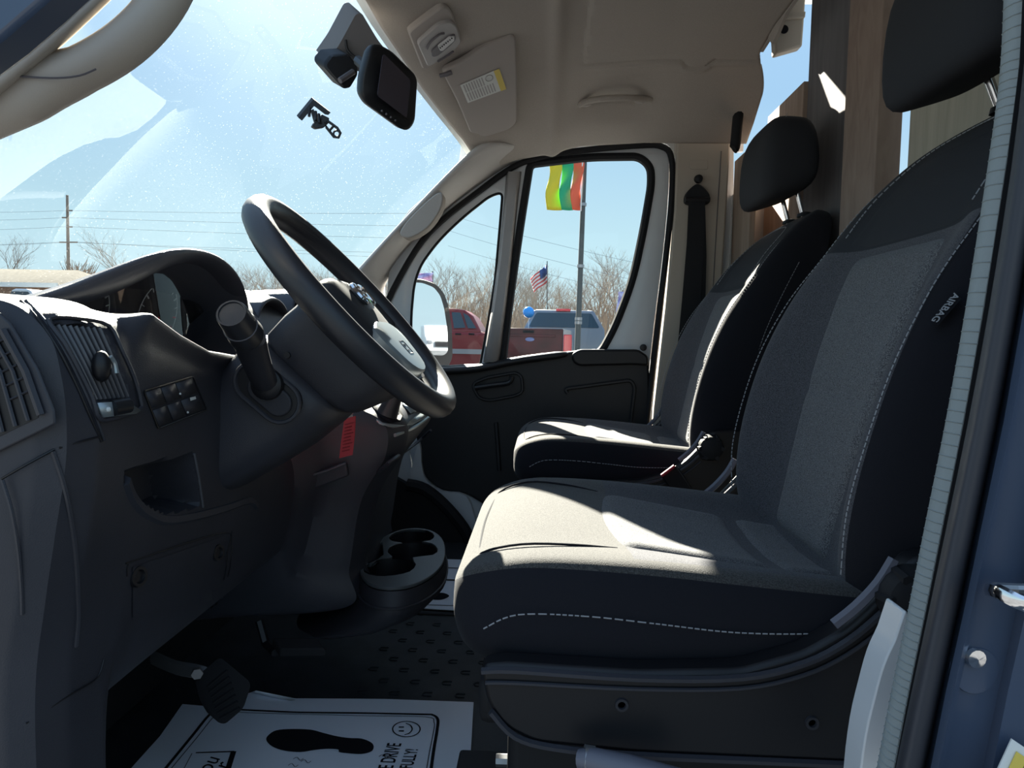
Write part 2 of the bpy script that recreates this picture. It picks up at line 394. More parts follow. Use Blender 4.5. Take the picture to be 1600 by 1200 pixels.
# upper body side above the door, with an invented slot shaped to throw a sun sliver onto the partition
sun_slot = [V((.582, 0, 1.70)), V((.493, 0, 1.655)), V((.486, 0, 1.33)), V((.515, 0, 1.575))]
plate_q = [V((-.30, 0, 1.25)), V((.64, 0, 1.30)), V((.64, 0, 1.79)), V((.0, 0, 1.63)), V((-.26, 0, 1.54))]
struct(plate('wall_right_upper', plate_q, [sun_slot], 2.46, .02, M['white'], None, .002))
# windshield pane
G = []
for k in range(13):
    t = k/12*1.22; row = []
    for j in range(33):
        y = .56+j*(2.32-.56)/32; hx, hz = header(y); bx = cowl(y)
        x = lerp(hx, bx, t); z = lerp(hz, .80, t)+.02*math.sin(math.pi*min(t, 1))
        row.append(V((x-.012, y, z+.008)))
    G.append(row)
mb = MB(); mb.grid(G)
w1 = struct(obj('window_1', mb, M['windshield']))

# passenger side: body aperture, door, pillars --------------------------------------------
YD = 2.40
def sp(y, pts, n=5, closed=True): return smooth_path(ats(y, *pts), n, closed)
# body ring around the door: outer big, hole = door silhouette
door_out = ats(2.44, (640, 330), (700, 290), (760, 262), (815, 246), (900, 230), (1000, 222), (1036, 224), (1050, 240), (1052, 290), (1044, 380), (1030, 500), (1018, 600), (1008, 680), (1004, 860), (690, 860), (640, 700), (615, 600), (600, 480), (604, 400))
body_out = ats(2.44, (505, 500), (575, 418), (650, 335), (738, 246), (800, 190), (900, 150), (1145, 120), (1145, 950), (505, 950))
w = plate('wall_right', body_out, [smooth_path(door_out, 3, True)], 2.44, .03, M['white']); struct(w)
# body seal
mb = MB(); mb.tube(smooth_path(ats(2.375, (604, 500), (606, 470), (650, 390), (690, 345), (747, 300), (800, 262), (840, 247), (900, 236), (1000, 227), (1034, 229), (1049, 246), (1050, 300), (1043, 380), (1029, 500), (1016, 610), (1008, 680)), 4), .010, 8)
struct(obj('trim_2', mb, M['soft']))
# A-pillar trim, passenger side
pil = [(1, (760, 215), (850, 236)), (1, (739, 232), (812, 250)), (1, (715, 254), (757, 286)), (1, (650, 322), (698, 328)), (1, (600, 376), (640, 383)), (1, (560, 420), (603, 432)), (1, (540, 442), (588, 480)), (1, (515, 480), (588, 540))]
rings = []
for _, a, b in pil:
    A = at(a[0], a[1], 2.22); B = at(b[0], b[1], 2.40); m_ = (A+B)/2
    inward = V((.25, -1, 0)).normalized()
    rings.append([A, lerp(A, m_, .4)+inward*.030, lerp(m_, B, .1)+inward*.042, lerp(m_, B, .65)+inward*.030, B, B+V((0, .05, .0)), lerp(A, B, .5)+V((-.02, .08, 0)), A+V((-.012, .02, 0))])
mb = MB(); mb.loft(rings, True)
apil = struct(obj('trim_3', mb, M['pillar'], subsurf=2), 'beige passenger side windscreen pillar trim with an oval pad')
pad = [at(a, b, 2.215) for a, b in ((625, 366), (640, 372), (668, 356), (688, 328), (692, 305), (682, 302), (655, 325), (632, 350))]
mb = MB(); mb.prism(smooth_path(pad, 4, True), (0, .06, 0)); obj('pillar_pad', mb, M['headliner'], apil, bevel=.004)

# passenger door
door = struct(thing('door_1', 'passenger door with black trim panel and white frame', 'door', at(860, 860, YD)))
frame_out = ats(YD, (640, 340), (700, 300), (760, 270), (815, 255), (900, 240), (1000, 232), (1032, 234), (1044, 250), (1044, 300), (1036, 390), (1020, 520), (1008, 640), (1002, 780), (990, 830), (740, 830), (660, 750), (625, 640), (606, 500), (612, 410))
win = ats(YD, (828, 258), (920, 247), (998, 246), (1016, 262), (1017, 290), (1006, 355), (988, 440), (960, 512), (938, 552), (900, 570), (784, 580), (795, 480), (812, 360))
qwin = ats(YD, (786, 301), (782, 350), (774, 440), (764, 500), (750, 576), (700, 584), (646, 586), (643, 500), (648, 445), (658, 415), (685, 378), (722, 342), (765, 308))
win_s = round_poly(win, [.02, .05, .03, .05, .08, .2, .2, .1, .03, .03, .01, .1, .1])
q_s = round_poly(qwin, [.025, .05, .05, .05, .02, .05, .01, .05, .05, .04, .05, .05, .03])
plate('door_frame', smooth_path(frame_out, 3, True), [win_s, q_s], YD, .035, M['white'], door, bevel=.006)
def ring_seal(name, poly, y, r, mat, parent):
    m = MB(); m.tube(poly, r, 8, closed=True); return obj(name, m, mat, parent)
ring_seal('window_seal', [p+V((0, -.012, 0)) for p in win_s], YD, .014, M['soft'], door)
ring_seal('quarter_window_seal', [p+V((0, -.014, 0)) for p in q_s], YD, .0045, M['soft'], door)
mb = MB(); mb.f = []; mb._add([p+V((0, .008, 0)) for p in win_s], [list(range(len(win_s)))]); obj('window_pane', mb, M['glass'], door)
mb = MB(); mb._add([p+V((0, .008, 0)) for p in q_s], [list(range(len(q_s)))]); obj('quarter_window_pane', mb, M['glass'], door)
# divider post between the two panes
mb = MB(); mb.loft([[at(px-w_, py, 2.38), at(px-w_*.6, py, 2.36), at(px+w_*.5, py, 2.36), at(px+w_, py, 2.38)] for px, py, w_ in ((803, 268, 11), (798, 320, 10), (790, 400, 10), (780, 480, 11), (768, 566, 12))], False, False)
obj('divider_post', mb, M['greyplas'], door, solid=.004)
# black inner trim panel
pan = ats(2.37, (640, 580), (700, 575), (748, 575), (790, 563), (893, 549), (930, 547), (1000, 548), (1014, 562), (1016, 610), (1008, 700), (1002, 790), (985, 815), (775, 800), (725, 770), (690, 768), (662, 745), (654, 700), (640, 640))
pp = round_poly(pan, .03)
mb = MB(); mb.prism(pp, (0, .02, 0)); obj('trim_panel', mb, M['doorblk'], door, bevel=.008, segs=3)
# sloping lit top ledge of the panel
mb = MB(); mb.loft([[at(a, b, 2.37)+V((0, dy, dz)) for dy, dz in ((.02, .01), (-.025, .004), (-.032, -.012), (.0, -.03))] for a, b in ((645, 579), (700, 575), (748, 574), (790, 562), (850, 554), (893, 549))], True); obj('top_ledge', mb, M['doorblk'], door, subsurf=1)
mb = MB(); mb.loft([[at(a, b, 2.372), at(a, b, 2.43)+V((0, 0, .004)), at(a, b+10, 2.43), at(a, b+10, 2.372)] for a, b in ((640, 574), (700, 572), (748, 570), (790, 562), (850, 555), (893, 550), (930, 547))], True); obj('window_sill', mb, M['soft'], door)
# arm rest / corner cushion
mb = MB(); arm = ats(2.35, (893, 553), (905, 546), (998, 546), (1013, 556), (1014, 572), (990, 570), (905, 572), (895, 566))
mb.prism(round_poly(arm, .012), (0, .05, 0)); obj('armrest', mb, M['black'], door, bevel=.008, segs=3)
# grab pocket with its grip
pk = ats(2.362, (737, 600), (760, 590), (806, 582), (815, 588), (817, 612), (806, 618), (765, 626), (748, 622))
mb = MB(); mb.tube(round_poly(pk, .02), .005, 6, closed=True); obj('pull_pocket_rim', mb, M['doorblk'], door)
mb = MB(); mb.tube(smooth_path(ats(2.345, (742, 606), (770, 602), (795, 598), (800, 588)), 4), .008, 8); obj('pull_grip', mb, M['black'], door)
mb = MB(); mb.tube(round_poly(ats(2.362, (880, 608), (985, 594), (992, 604), (985, 662), (972, 690)), .02), .006, 6, closed=False); obj('pocket_edge', mb, M['doorblk'], door)
mb = MB(); mb.tube(smooth_path(ats(2.365, (775, 660), (778, 700), (780, 735)), 3), .007, 6); obj('panel_rib', mb, M['doorblk'], door)
mb = MB(); mb.lathe(at(1005, 543, 2.375), (0, -1, 0), [(0, 0), (.011, 0), (.011, .006), (0, .008)]); obj('plug', mb, M['black'], door)
# white painted step seen below the door
mb = MB(); mb.prism(smooth_path(ats(2.35, (655, 690), (662, 745), (690, 768), (728, 775), (745, 820), (760, 860), (735, 835), (700, 800), (660, 765), (640, 755)), 3, True), (0, .03, 0)); struct(obj('trim_4', mb, M['white']))
mb = MB(); mb.box((.0, 2.50, .03), (2.2, .05, .84)); struct(obj('wall_right_lower', mb, M['white']))
mb = MB(); mb.box((-1.0, 2.49, .18), (.68, .04, 1.12)); struct(obj('wall_right_front', mb, M['white']))
mb = MB(); mb.tube(smooth_path(ats(2.32, (636, 757), (665, 765), (700, 795), (730, 835), (742, 880)), 4), .02, 8); mb.prism(smooth_path(ats(2.32, (590, 748), (636, 757), (665, 765), (700, 795), (730, 835), (745, 890), (600, 900)), 3, True), (0, .03, 0)); struct(obj('trim_5', mb, M['soft']))

# B-pillar trim, passenger side
mb = MB(); poly = ats(2.36, (1058, 216), (1142, 214), (1136, 320), (1126, 470), (1118, 640), (1112, 800), (1010, 800), (1022, 640), (1040, 480), (1054, 330))
mb.prism(poly, (0, .05, 0)); bp = struct(obj('trim_6', mb, M['beige'], bevel=.006), 'beige passenger side middle pillar trim')
mb = MB(); mb.prism(round_poly(ats(2.36, (1078, 250), (1106, 250), (1106, 265), (1078, 265)), .008), (0, -.002, 0)); obj('pillar_cap', mb, M['beige'], bp, bevel=.001)
mb = MB(); mb.tube(ats(2.359, (1127, 236), (1121, 330), (1113, 470)), .0015, 4); obj('panel_joint', mb, M['greydk'], bp)
# rear lip of the headliner
mb = MB(); mb.loft([[V((.552, y, liner(.54, y)+.01)), V((.562, y, liner(.54, y)+.01)), V((.564, y, liner(.54, y)-dz)), V((.556, y, liner(.54, y)-dz))] for y, dz in ((1.2, .004), (1.6, .004), (1.80, .006), (1.86, .03), (1.90, .034), (1.93, .006), (2.0, .004))], True); obj('rear_lip', mb, M['headliner'], ceil)
mb = MB(); mb.tube(smooth_path(ats(2.25, (1170, 116), (1162, 135), (1154, 175), (1149, 225), (1145, 233)), 5), [.008]+[.016]*18+[.012, .006], 10); struct(obj('trim_8', mb, M['soft']))
# body rail of the load space with its hole
mb = MB(); mb.prism(ats(2.15, (1205, -40), (1262, -40), (1254, 72), (1212, 84)), (0, .04, 0)); r_ = struct(obj('trim_9', mb, M['beige'], bevel=.006))
mb = MB(); mb.lathe(at(1225, 46, 2.148), (0, -1, 0), [(0, 0), (.012, 0), (.012, .002), (0, .002)]); obj('rail_hole', mb, M['ink'], r_)
mb = MB(); mb.prism(ats(2.15, (1208, 24), (1257, 20), (1256, 30), (1209, 34)), (0, -.012, 0)); obj('rail_fold', mb, M['beige'], r_, bevel=.003)
mb = MB(); mb.prism(ats(2.15, (1340, -40), (1390, -40), (1390, 76), (1340, 80)), (0, .04, 0)); r2 = struct(obj('trim_10', mb, M['beige'], bevel=.006))
mb = MB(); mb.box(at(1366, 48, 2.145), (.012, .004, .014)); obj('rail_hole', mb, M['ink'], r2)
# cargo side wall below the opening
mb = MB(); mb.box((1.35, 2.42, .45), (1.5, .04, 1.4)); struct(obj('wall_back_right', mb, M['white']))

# driver side: A-pillar with grab handle (top left) and B-pillar (right)
mb = MB()
ring_ = lambda y, *p: [at(a, b, yy) for a, b, yy in p]
mb.loft([[at(px-22, py-16, .60), at(px, py, .58), at(px+22, py+16, .60), at(px+20, py+18, .64), at(px-24, py-14, .64)] for px, py in ((-190, 270), (-90, 195), (20, 107), (70, 63), (130, 8), (200, -60), (280, -140))], True)
p1 = struct(obj('trim_11', mb, M['beige'], subsurf=1), 'grey beige driver side windscreen pillar trim')
mb = MB(); path = smooth_path(ats(.62, (-120, 205), (-50, 178), (20, 150), (75, 128), (130, 108), (185, 76), (228, 38), (262, -8), (285, -60)), 4)
n_ = len(path); rr = [interp(i/(n_-1), [(0, .030), (.3, .028), (.5, .0185), (1, .017)]) for i in range(n_)]
mb.tube(path, rr, 12, ry=[.02]*n_, up=(0, 0, 1)); obj('pillar_grab_handle', mb, M['beige'], p1)
mb = MB(); mb.tube(smooth_path(ats(.598, (0, 115), (40, 120), (90, 122), (125, 118), (150, 108)), 4), .0009, 4); obj('handle_seam', mb, M['greydk'], p1)
mb = MB(); mb.loft([[at(px-14, py-11, .52), at(px, py, .50), at(px+13, py+11, .52), at(px+10, py+10, .56)] for px, py in ((-160, 205), (-60, 128), (20, 66), (90, 6), (170, -70))], True)
struct(obj('trim_12', mb, M['soft'], subsurf=1))
mb = MB(); mb.prism(ats(.47, (-220, 225), (-100, 135), (0, 60), (60, 8), (150, -75), (150, -200), (-220, -200)), (0, .03, 0)); struct(obj('wall_front_left', mb, M['blue'], bevel=.004))
# roof edge over the open driver door
mb = MB(); mb.box((.1, .49, 1.40), (1.6, .10, .16)); struct(obj('wall_left_top', mb, M['blue'], bevel=.02))
# B-pillar strips
def strip(name, y, edgeL, edgeR, thick, mat, **k):
    m = MB(); L = [at(a, b, y) for a, b in edgeL]; R_ = [at(a, b, y) for a, b in edgeR]
    bk = lambda q: q+V((.9*thick, thick, 0))
    m.loft([[l, r, bk(r), bk(l)] for l, r in zip(L, R_)], True); return struct(obj(name, m, mat, **k))
L1 = [(1574, -60), (1567, 100), (1548, 250), (1512, 480), (1480, 660), (1446, 830), (1420, 960), (1395, 1080), (1372, 1200), (1360, 1270)]
mb = MB(); mb.tube(smooth_path([at(a+16, b, .47) for a, b in L1], 5), .0056, 10, ry=.009, up=(1, 0, 0)); ws = struct(obj('trim_13', mb, M['rubber']), 'grey ribbed rubber weatherstrip of the driver door opening')
rib = None; pth = smooth_path([at(a+16, b, .47) for a, b in L1], 20)
for i in range(4, len(pth)-4, 1):
    if i % 2: continue
    d = (pth[i+1]-pth[i-1]).normalized()
    m = MB(); c = pth[i]; nx = V((1, 0, 0))-d*d.x; nx.normalize(); bn = d.cross(nx)
    m.tube([c+nx*.0054*math.cos(t)+bn*.0088*math.sin(t) for t in [math.pi*k*.2 for k in range(10)]], .0007, 4, closed=True)
    obj('weatherstrip_rib', m, M['rubber'], ws)
strip('trim_14', .455, [(a+26, b) for a, b in L1], [(a+54, b) for a, b in L1], .05, M['soft'])
L2 = [(1622, -60), (1607, 100), (1590, 250), (1553, 480), (1520, 660), (1484, 830), (1457, 960), (1431, 1080), (1406, 1200), (1392, 1270)]
mb = MB(); rings = []
for (a, b) in L2:
    wd = 44
    rings.append([at(a-8, b, .445), at(a, b, .43), at(a+wd*.3, b, .424), at(a+wd*.7, b, .43), at(a+wd, b, .45), at(a+wd, b, .5), at(a-8, b, .5)])
mb.loft(rings, True); struct(obj('trim_15', mb, M['darkband'], subsurf=1))
# blue painted jamb: face with folds
L3 = [(1660, -60), (1645, 100), (1628, 250), (1592, 480), (1560, 660), (1524, 830), (1497, 960), (1470, 1080), (1446, 1200), (1430, 1270)]
rings = []
for a, b in L3:
    rings.append([at(a-6, b, .455), at(a+8, b, .432), at(a+20, b, .428), at(a+30, b, .436), at(a+90, b, .437), at(a+105, b, .428), at(a+260, b, .428), at(a+260, b, .5), at(a-6, b, .5)])
mb = MB(); mb.loft(rings, True); jamb = struct(obj('wall_left', mb, M['blue']), 'blue painted door jamb behind the driver seat')
mb = MB(); mb.lathe(at(1522, 1027, .434), (0.1, -1, 0), [(0, 0), (.006, 0), (.0055, .003), (0, .004)], 14); obj('screw_head', mb, M['chrome'], jamb)
mb = MB(); mb.lathe(at(1520, 1045, .438), (0.1, -1, 0), [(0, 0), (.015, 0), (.014, .003), (0, .003)], 24); obj('blank_plug', mb, M['blue'], jamb)
# striker
st = thing('door_striker', 'silver door striker loop bolted to the blue jamb', 'striker', at(1580, 935, .43))
mb = MB(); mb.tube(smooth_path([at(1546, 922, .425), at(1560, 925, .405), at(1600, 945, .395), at(1640, 950, .40), at(1660, 935, .425)], 4), .0045, 8, ry=.003); obj('loop', mb, M['chrome'], st)
mb = MB(); mb.tube([at(1552, 918, .42), at(1590, 920, .41), at(1650, 922, .41)], .003, 8); obj('base_plate', mb, M['steel'], st)
# sticker
S0, S1, S2, S3 = at(1571, 1146, .425), at(1680, 1220, .425), at(1600, 1340, .425), at(1530, 1235, .425)
stk = thing('jamb_sticker', 'white and yellow printed sticker low on the blue door jamb', 'sticker', S3)
off = V((0, -.006, 0))
mb = MB(); mb.prism([p+off for p in (S0, S1, S2, S3)], (0, .001, 0)); obj('paper', mb, M['label'], stk)
ex, ey = (S1-S0), (S3-S0)
mb = MB(); mb.prism([S0+ex*u+ey*v+off*1.2 for u, v in ((.10, .12), (.24, .12), (.24, .92), (.10, .92))], (0, .0008, 0)); obj('yellow_band', mb, M['yellow'], stk)
mb = MB(); mb.prism([S0+ex*u+ey*v+off*1.2 for u, v in ((.25, .16), (.30, .14), (.30, .92), (.25, .92))], (0, .0008, 0)); obj('olive_band', mb, pbsdf('olive_print', (.25, .27, .09), .7), stk)
mb = MB()
for u in (.48, .60, .72): mb.prism([S0+ex*(u+a)+ey*v+off*1.2 for a, v in ((0, .18), (.05, .18), (.05, .85), (0, .85))], (0, .0008, 0))
obj('print_lines', mb, M['inkgrey'], stk)
# white pillar foot, lit at the bottom
mb = MB(); mb.prism(smooth_path(ats(.56, (1418, 955), (1398, 1000), (1380, 1040), (1366, 1090), (1352, 1150), (1342, 1230), (1340, 1320), (1420, 1320), (1420, 1100)), 3, True), (0, .03, 0)); struct(obj('trim_16', mb, M['white'], bevel=.005))
mb = MB(); mb.box((.57, .53, .45), (.30, .05, 1.9)); struct(obj('wall_left_pillar', mb, M['soft']))

# ------------------------------------------------------------------ wooden partition behind the seats
pt = thing('wood_partition', 'tall plywood partition of boards and a post behind the seats', 'partition', (.68, 1.5, 0))
def board(name, x, y0, y1, z0, z1, th, mat): 
    m = MB(); m.box((x+th/2, (y0+y1)/2, (z0+z1)/2), (th, y1-y0, z1-z0)); return obj(name, m, mat, pt, bevel=.002)
lab(board('panel', .70, 2.078, 2.40, .0, 1.396, .018, M['wood']), 'short brown plywood panel by the far wall')
lab(board('panel', .60, 2.20, 2.40, .0, 1.255, .018, M['wood']), 'low brown plywood strip against the pillar')
lab(board('panel', .71, 1.72, 2.074, .0, 1.77, .018, M['woodskylit']), 'tall plywood panel beside the post, greyed as if by sky light')
lab(board('post', .668, 1.535, 1.705, .0, 1.77, .05, M['woodpost']), 'planed upright post')
lab(board('panel', .72, .62, 1.51, .0, 1.77, .018, M['woodpale']), 'pale plywood panel behind the driver seat')

# ------------------------------------------------------------------ dashboard
PROF = {
 .560: [(-.95, .66), (-.62, .682), (-.47, .683), (-.425, .657), (-.412, .62), (-.412, .56), (-.42, .50), (-.43, .44), (-.44, .37), (-.44, .22), (-.45, .08), (-.70, .05), (-.95, .05)],
 .572: [(-.95, .67), (-.62, .692), (-.46, .695), (-.408, .672), (-.392, .63), (-.389, .57), (-.40, .50), (-.41, .44), (-.42, .36), (-.42, .21), (-.43, .06), (-.70, .05), (-.95, .05)],
 .600: [(-.95, .67), (-.62, .695), (-.46, .699), (-.403, .678), (-.384, .63), (-.38, .57), (-.388, .50), (-.40, .44), (-.410, .35), (-.41, .20), (-.42, .05), (-.70, .05), (-.95, .05)],
 .645: [(-.95, .67), (-.62, .692), (-.46, .699), (-.403, .680), (-.386, .63), (-.382, .57), (-.39, .50), (-.40, .44), (-.408, .35), (-.405, .20), (-.41, .05), (-.70, .05), (-.95, .05)],
 .668: [(-.95, .66), (-.66, .680), (-.50, .694), (-.408, .682), (-.388, .63), (-.384, .57), (-.392, .50), (-.40, .44), (-.408, .36), (-.43, .305), (-.48, .29), (-.70, .28), (-.95, .30)],
 .700: [(-.95, .66), (-.72, .650), (-.52, .645), (-.396, .688), (-.390, .655), (-.387, .57), (-.394, .50), (-.40, .44), (-.41, .37), (-.43, .31), (-.48, .295), (-.70, .29), (-.95, .30)],
 .760: [(-.95, .62), (-.72, .62), (-.52, .630), (-.399, .668), (-.394, .640), (-.392, .57), (-.396, .50), (-.402, .44), (-.41, .37), (-.43, .31), (-.48, .30), (-.70, .29), (-.95, .30)],
 .840: [(-.95, .60), (-.72, .61), (-.53, .612), (-.404, .648), (-.400, .624), (-.397, .57), (-.399, .50), (-.405, .44), (-.41, .37), (-.43, .31), (-.48, .30), (-.70, .29), (-.95, .30)],
 .980: [(-.95, .60), (-.72, .60), (-.54, .600), (-.413, .636), (-.409, .612), (-.406, .56), (-.408, .50), (-.405, .44), (-.41, .37), (-.43, .31), (-.48, .30), (-.70, .29), (-.95, .30)],
 1.16: [(-.98, .60), (-.74, .60), (-.55, .600), (-.432, .636), (-.428, .608), (-.424, .56), (-.42, .50), (-.405, .44), (-.41, .37), (-.43, .31), (-.48, .30), (-.70, .29), (-.95, .30)],
 1.215: [(-1.0, .62), (-.78, .66), (-.62, .69), (-.52, .665), (-.47, .61), (-.42, .555), (-.37, .51), (-.36, .44), (-.385, .36), (-.41, .27), (-.46, .20), (-.70, .15), (-.95, .15)],
 1.235: [(-1.0, .63), (-.80, .68), (-.62, .740), (-.53, .70), (-.47, .625), (-.39, .565), (-.285, .525), (-.272, .465), (-.315, .38), (-.335, .26), (-.352, .185), (-.70, .16), (-.95, .16)],
 1.30: [(-1.02, .63), (-.80, .69), (-.62, .755), (-.54, .72), (-.47, .635), (-.38, .570), (-.262, .530), (-.248, .470), (-.295, .38), (-.320, .26), (-.345, .18), (-.70, .16), (-.95, .16)],
 1.60: [(-1.02, .63), (-.80, .69), (-.62, .755), (-.54, .72), (-.47, .635), (-.38, .575), (-.262, .545), (-.248, .490), (-.31, .40), (-.335, .26), (-.36, .18), (-.70, .16), (-.95, .16)],
 1.66: [(-1.0, .63), (-.80, .69), (-.60, .755), (-.50, .74), (-.46, .66), (-.44, .58), (-.42, .50), (-.42, .44), (-.45, .38), (-.50, .34), (-.56, .32), (-.70, .30), (-.95, .30)],
 1.75: [(-.97, .64), (-.78, .70), (-.58, .76), (-.50, .73), (-.475, .66), (-.475, .58), (-.48, .50), (-.49, .44), (-.52, .38), (-.55, .34), (-.60, .32), (-.70, .30), (-.95, .30)],
 2.32: [(-.75, .68), (-.68, .72), (-.58, .75), (-.52, .73), (-.50, .66), (-.50, .58), (-.51, .50), (-.52, .44), (-.54, .38), (-.57, .34), (-.60, .32), (-.66, .30), (-.70, .30)]}
PY = sorted(PROF)
def profile(y, n=5):
    for a, b in zip(PY, PY[1:]):
        if y <= b:
            t = min(1, max(0, (y-a)/(b-a)))
            pts = [V((lerp(p[0], q[0], t), 0, lerp(p[1], q[1], t))) for p, q in zip(PROF[a], PROF[b])]; break
    else: pts = [V((p[0], 0, p[1])) for p in PROF[PY[-1]]]
    return smooth_path(pts, n)
CARVE = []                                  # recesses: (polygon in (y,z), depth)
def inside(poly, y, z):
    c = False; n = len(poly)
    for i in range(n):
        (y0, z0), (y1, z1) = poly[i], poly[i-1]
        if (z0 > z) != (z1 > z) and y < (y1-y0)*(z-z0)/(z1-z0)+y0: c = not c
    return c
def depth_in(poly, y, z, ramp=.007):
    if not inside(poly, y, z): return 0
    d = 9.; n = len(poly)
    for i in range(n):
        (a, b), (c, e) = poly[i-1], poly[i]; L2 = (c-a)**2+(e-b)**2
        t = min(1, max(0, ((y-a)*(c-a)+(z-b)*(e-b))/L2)); d = min(d, math.hypot(y-a-t*(c-a), z-b-t*(e-b)))
    return min(1, d/ramp)
def face_x(y, z):
    pr = profile(y)
    for a, b in zip(pr, pr[1:]):
        if a.z >= z > b.z: return lerp(a.x, b.x, (a.z-z)/(a.z-b.z))
    return -9
def ond(px, py, off=.0, y0=.56, y1=2.0):
    """point where the sight line of a pixel meets the dashboard's face"""
    y = y0
    while y < y1:
        p = at(px, py, y)
        if p.x < face_x(p.y, p.z): break
        y += .006
    lo, hi = y-.006, y
    for _ in range(8):
        mid = (lo+hi)/2; p = at(px, py, mid)
        if p.x < face_x(p.y, p.z): hi = mid
        else: lo = mid
    return at(px, py, lo)+V((off, -off*.4, 0))
def onds(pts, off=0.): return [ond(a, b, off) for a, b in pts]
M['vane'] = pbsdf('vane_plastic', (.09, .09, .10), .4, spec=.6)
dash = thing('dashboard', 'dark grey van dashboard across the cab under the windshield', 'dashboard', (-.6, 1.44, .05))
POCKET_DBG = pocket = [(p.y, p.z) for p in onds([(192, 742), (300, 708), (312, 788), (285, 797), (255, 800), (222, 782)])]
CARVE.append((pocket, .05))
CARVE.append(([(p.y, p.z) for p in onds([(84, 507), (120, 505), (156, 512), (180, 555), (203, 621), (146, 625), (122, 575), (102, 535)])], .022))
ysd = sorted(set([.560, .563, .567, .572, .58]+[round(.586+.004*k, 4) for k in range(100)]+[round(.99+.01*k, 4) for k in range(37)]+[1.36+.03*k for k in range(9)]+[1.60+.02*k for k in range(8)]+[1.80, 1.95, 2.1, 2.2, 2.32]))
rings = []
for y in ysd:
    r = profile(y, 12); rr = []
    for p in r:
        x = p.x
        for poly, dep in CARVE:
            if p.x > -.5: x -= dep*depth_in(poly, y, p.z)
        rr.append(V((x, y, p.z)))
    rings.append(rr)
mb = MB(); mb.loft(rings, True); body = obj('body', mb, M['dash'], dash, sharp=35)
# seams and ridges across the near end
def line(name, pts, r, mat, off=.0005, n=5, ry=None, parent=dash):
    m = MB(); m.tube(smooth_path(onds(pts, off), n), r, 6, ry=ry); return obj(name, m, mat, parent)
line('end_seam', [(32, 470), (60, 500), (90, 545), (118, 600), (140, 650), (158, 690)], .0013, M['black'])
line('end_ridge', [(40, 470), (68, 500), (98, 545), (126, 600), (148, 650), (162, 688)], .0016, M['dash'])
line('end_ridge', [(82, 705), (100, 760), (112, 820), (119, 880), (122, 960), (118, 1010)], .0020, M['dash'])
line('end_seam', [(2, 748), (40, 726), (84, 702)], .0011, M['black'])
line('end_seam', [(92, 700), (125, 690), (155, 682)], .0009, M['black'])
line('end_ridge', [(3, 750), (18, 800), (28, 860), (33, 920), (34, 960)], .0016, M['dash'])
line('end_seam', [(40, 1130), (110, 1085), (150, 1060), (162, 1030)], .0009, M['black'])
line('knee_seam', [(362, 830), (356, 900), (330, 950), (300, 985)], .0009, M['black'])
# lit top edge strip ahead of the vent
# side demister grille on the near end
sv = lambda *p: [at(a, b, .558) for a, b in p]
mb = MB(); mb.prism(sv((-60, 430), (20, 505), (62, 575), (88, 640), (90, 662), (70, 672), (-60, 735)), (0, -.003, 0)); sg = obj('side_vent', mb, M['dash'], dash, bevel=.002)
mb = MB(); mb.prism(sv((-60, 455), (8, 520), (45, 585), (66, 640), (64, 652), (-60, 712)), (0, -.0035, 0)); obj('vent_opening', mb, M['black'], sg)
def sv2(a, b): return at(a, b, .553)
for k in range(4):
    mb = MB(); o_ = k*20; mb.tube([sv2(4-o_, 515), sv2(40-o_, 580), sv2(64-o_, 648+k*9)], .0016 if k else .003, 5); obj('vent_blade', mb, M['dash'], sg)
for k in range(5):
    mb = MB(); t = k/5; mb.tube([sv2(6+50*t-30, 530+100*t+14), sv2(6+50*t, 530+100*t)], .0008, 4); obj('vent_crossbar', mb, M['dash'], sg)
# round-the-corner main vent with its blades
vt = [(82, 506), (158, 508), (207, 622), (146, 628)]
mb = MB(); vf = onds([(72, 498), (120, 497), (166, 508), (186, 545), (206, 590), (216, 626), (214, 640), (180, 652), (152, 654), (140, 620), (118, 575), (96, 535)], .003)
mb.tube(smooth_path(vf, 3, True), .0022, 6, closed=True); vent = obj('vent', mb, M['dash'], dash)
mb = MB(); op = onds([(84, 507), (120, 505), (156, 512), (180, 555), (204, 622), (146, 627), (122, 575), (102, 535)], -.020); mb._add(op, [list(range(len(op)))]); obj('vent_opening', mb, M['ink'], vent)
for k in range(8):
    t = (k+.5)/8
    top = (lerp(86, 160, t), lerp(508, 513, t)); mid = (lerp(119, 180, t), lerp(568, 560, t)); bot = (lerp(147, 203, t), lerp(625, 620, t))
    mb = MB(); mb.tube(smooth_path(onds([top, mid, bot], -.001), 4), .0022, 8, ry=.0010, up=(1, .25, 0)); obj('vent_blade', mb, M['vane'], vent)
mb = MB(); c = ond(148, 572, .008); mb.sphere(c, .011, 12, (.7, .75, 1.25)); obj('vent_knob', mb, M['black'], vent)
mb = MB(); c2 = ond(156, 570, .013); mb.tube(smooth_path(onds([(150, 556), (157, 566), (160, 582)], .017), 4), .0018, 6); obj('knob_edge', mb, M['satin'], vent)
mb = MB(); mb._add(onds([(146, 629), (192, 626), (213, 641), (206, 646), (155, 652)], .004), [(0, 1, 2, 3, 4)]); obj('wheel_panel', mb, M['satin'], vent, solid=.003)
mb = MB(); mb.lathe(ond(178, 636, .005)-V((0, .014, 0))*.6, (.35, .9, .1), [(0, 0), (.007, 0), (.007, .016), (0, .016)], 14); obj('thumb_wheel', mb, M['black'], vent)
mb = MB(); mb.sphere(ond(161, 639, .006), .0025, 8); obj('marker_dot', mb, M['label'], vent)
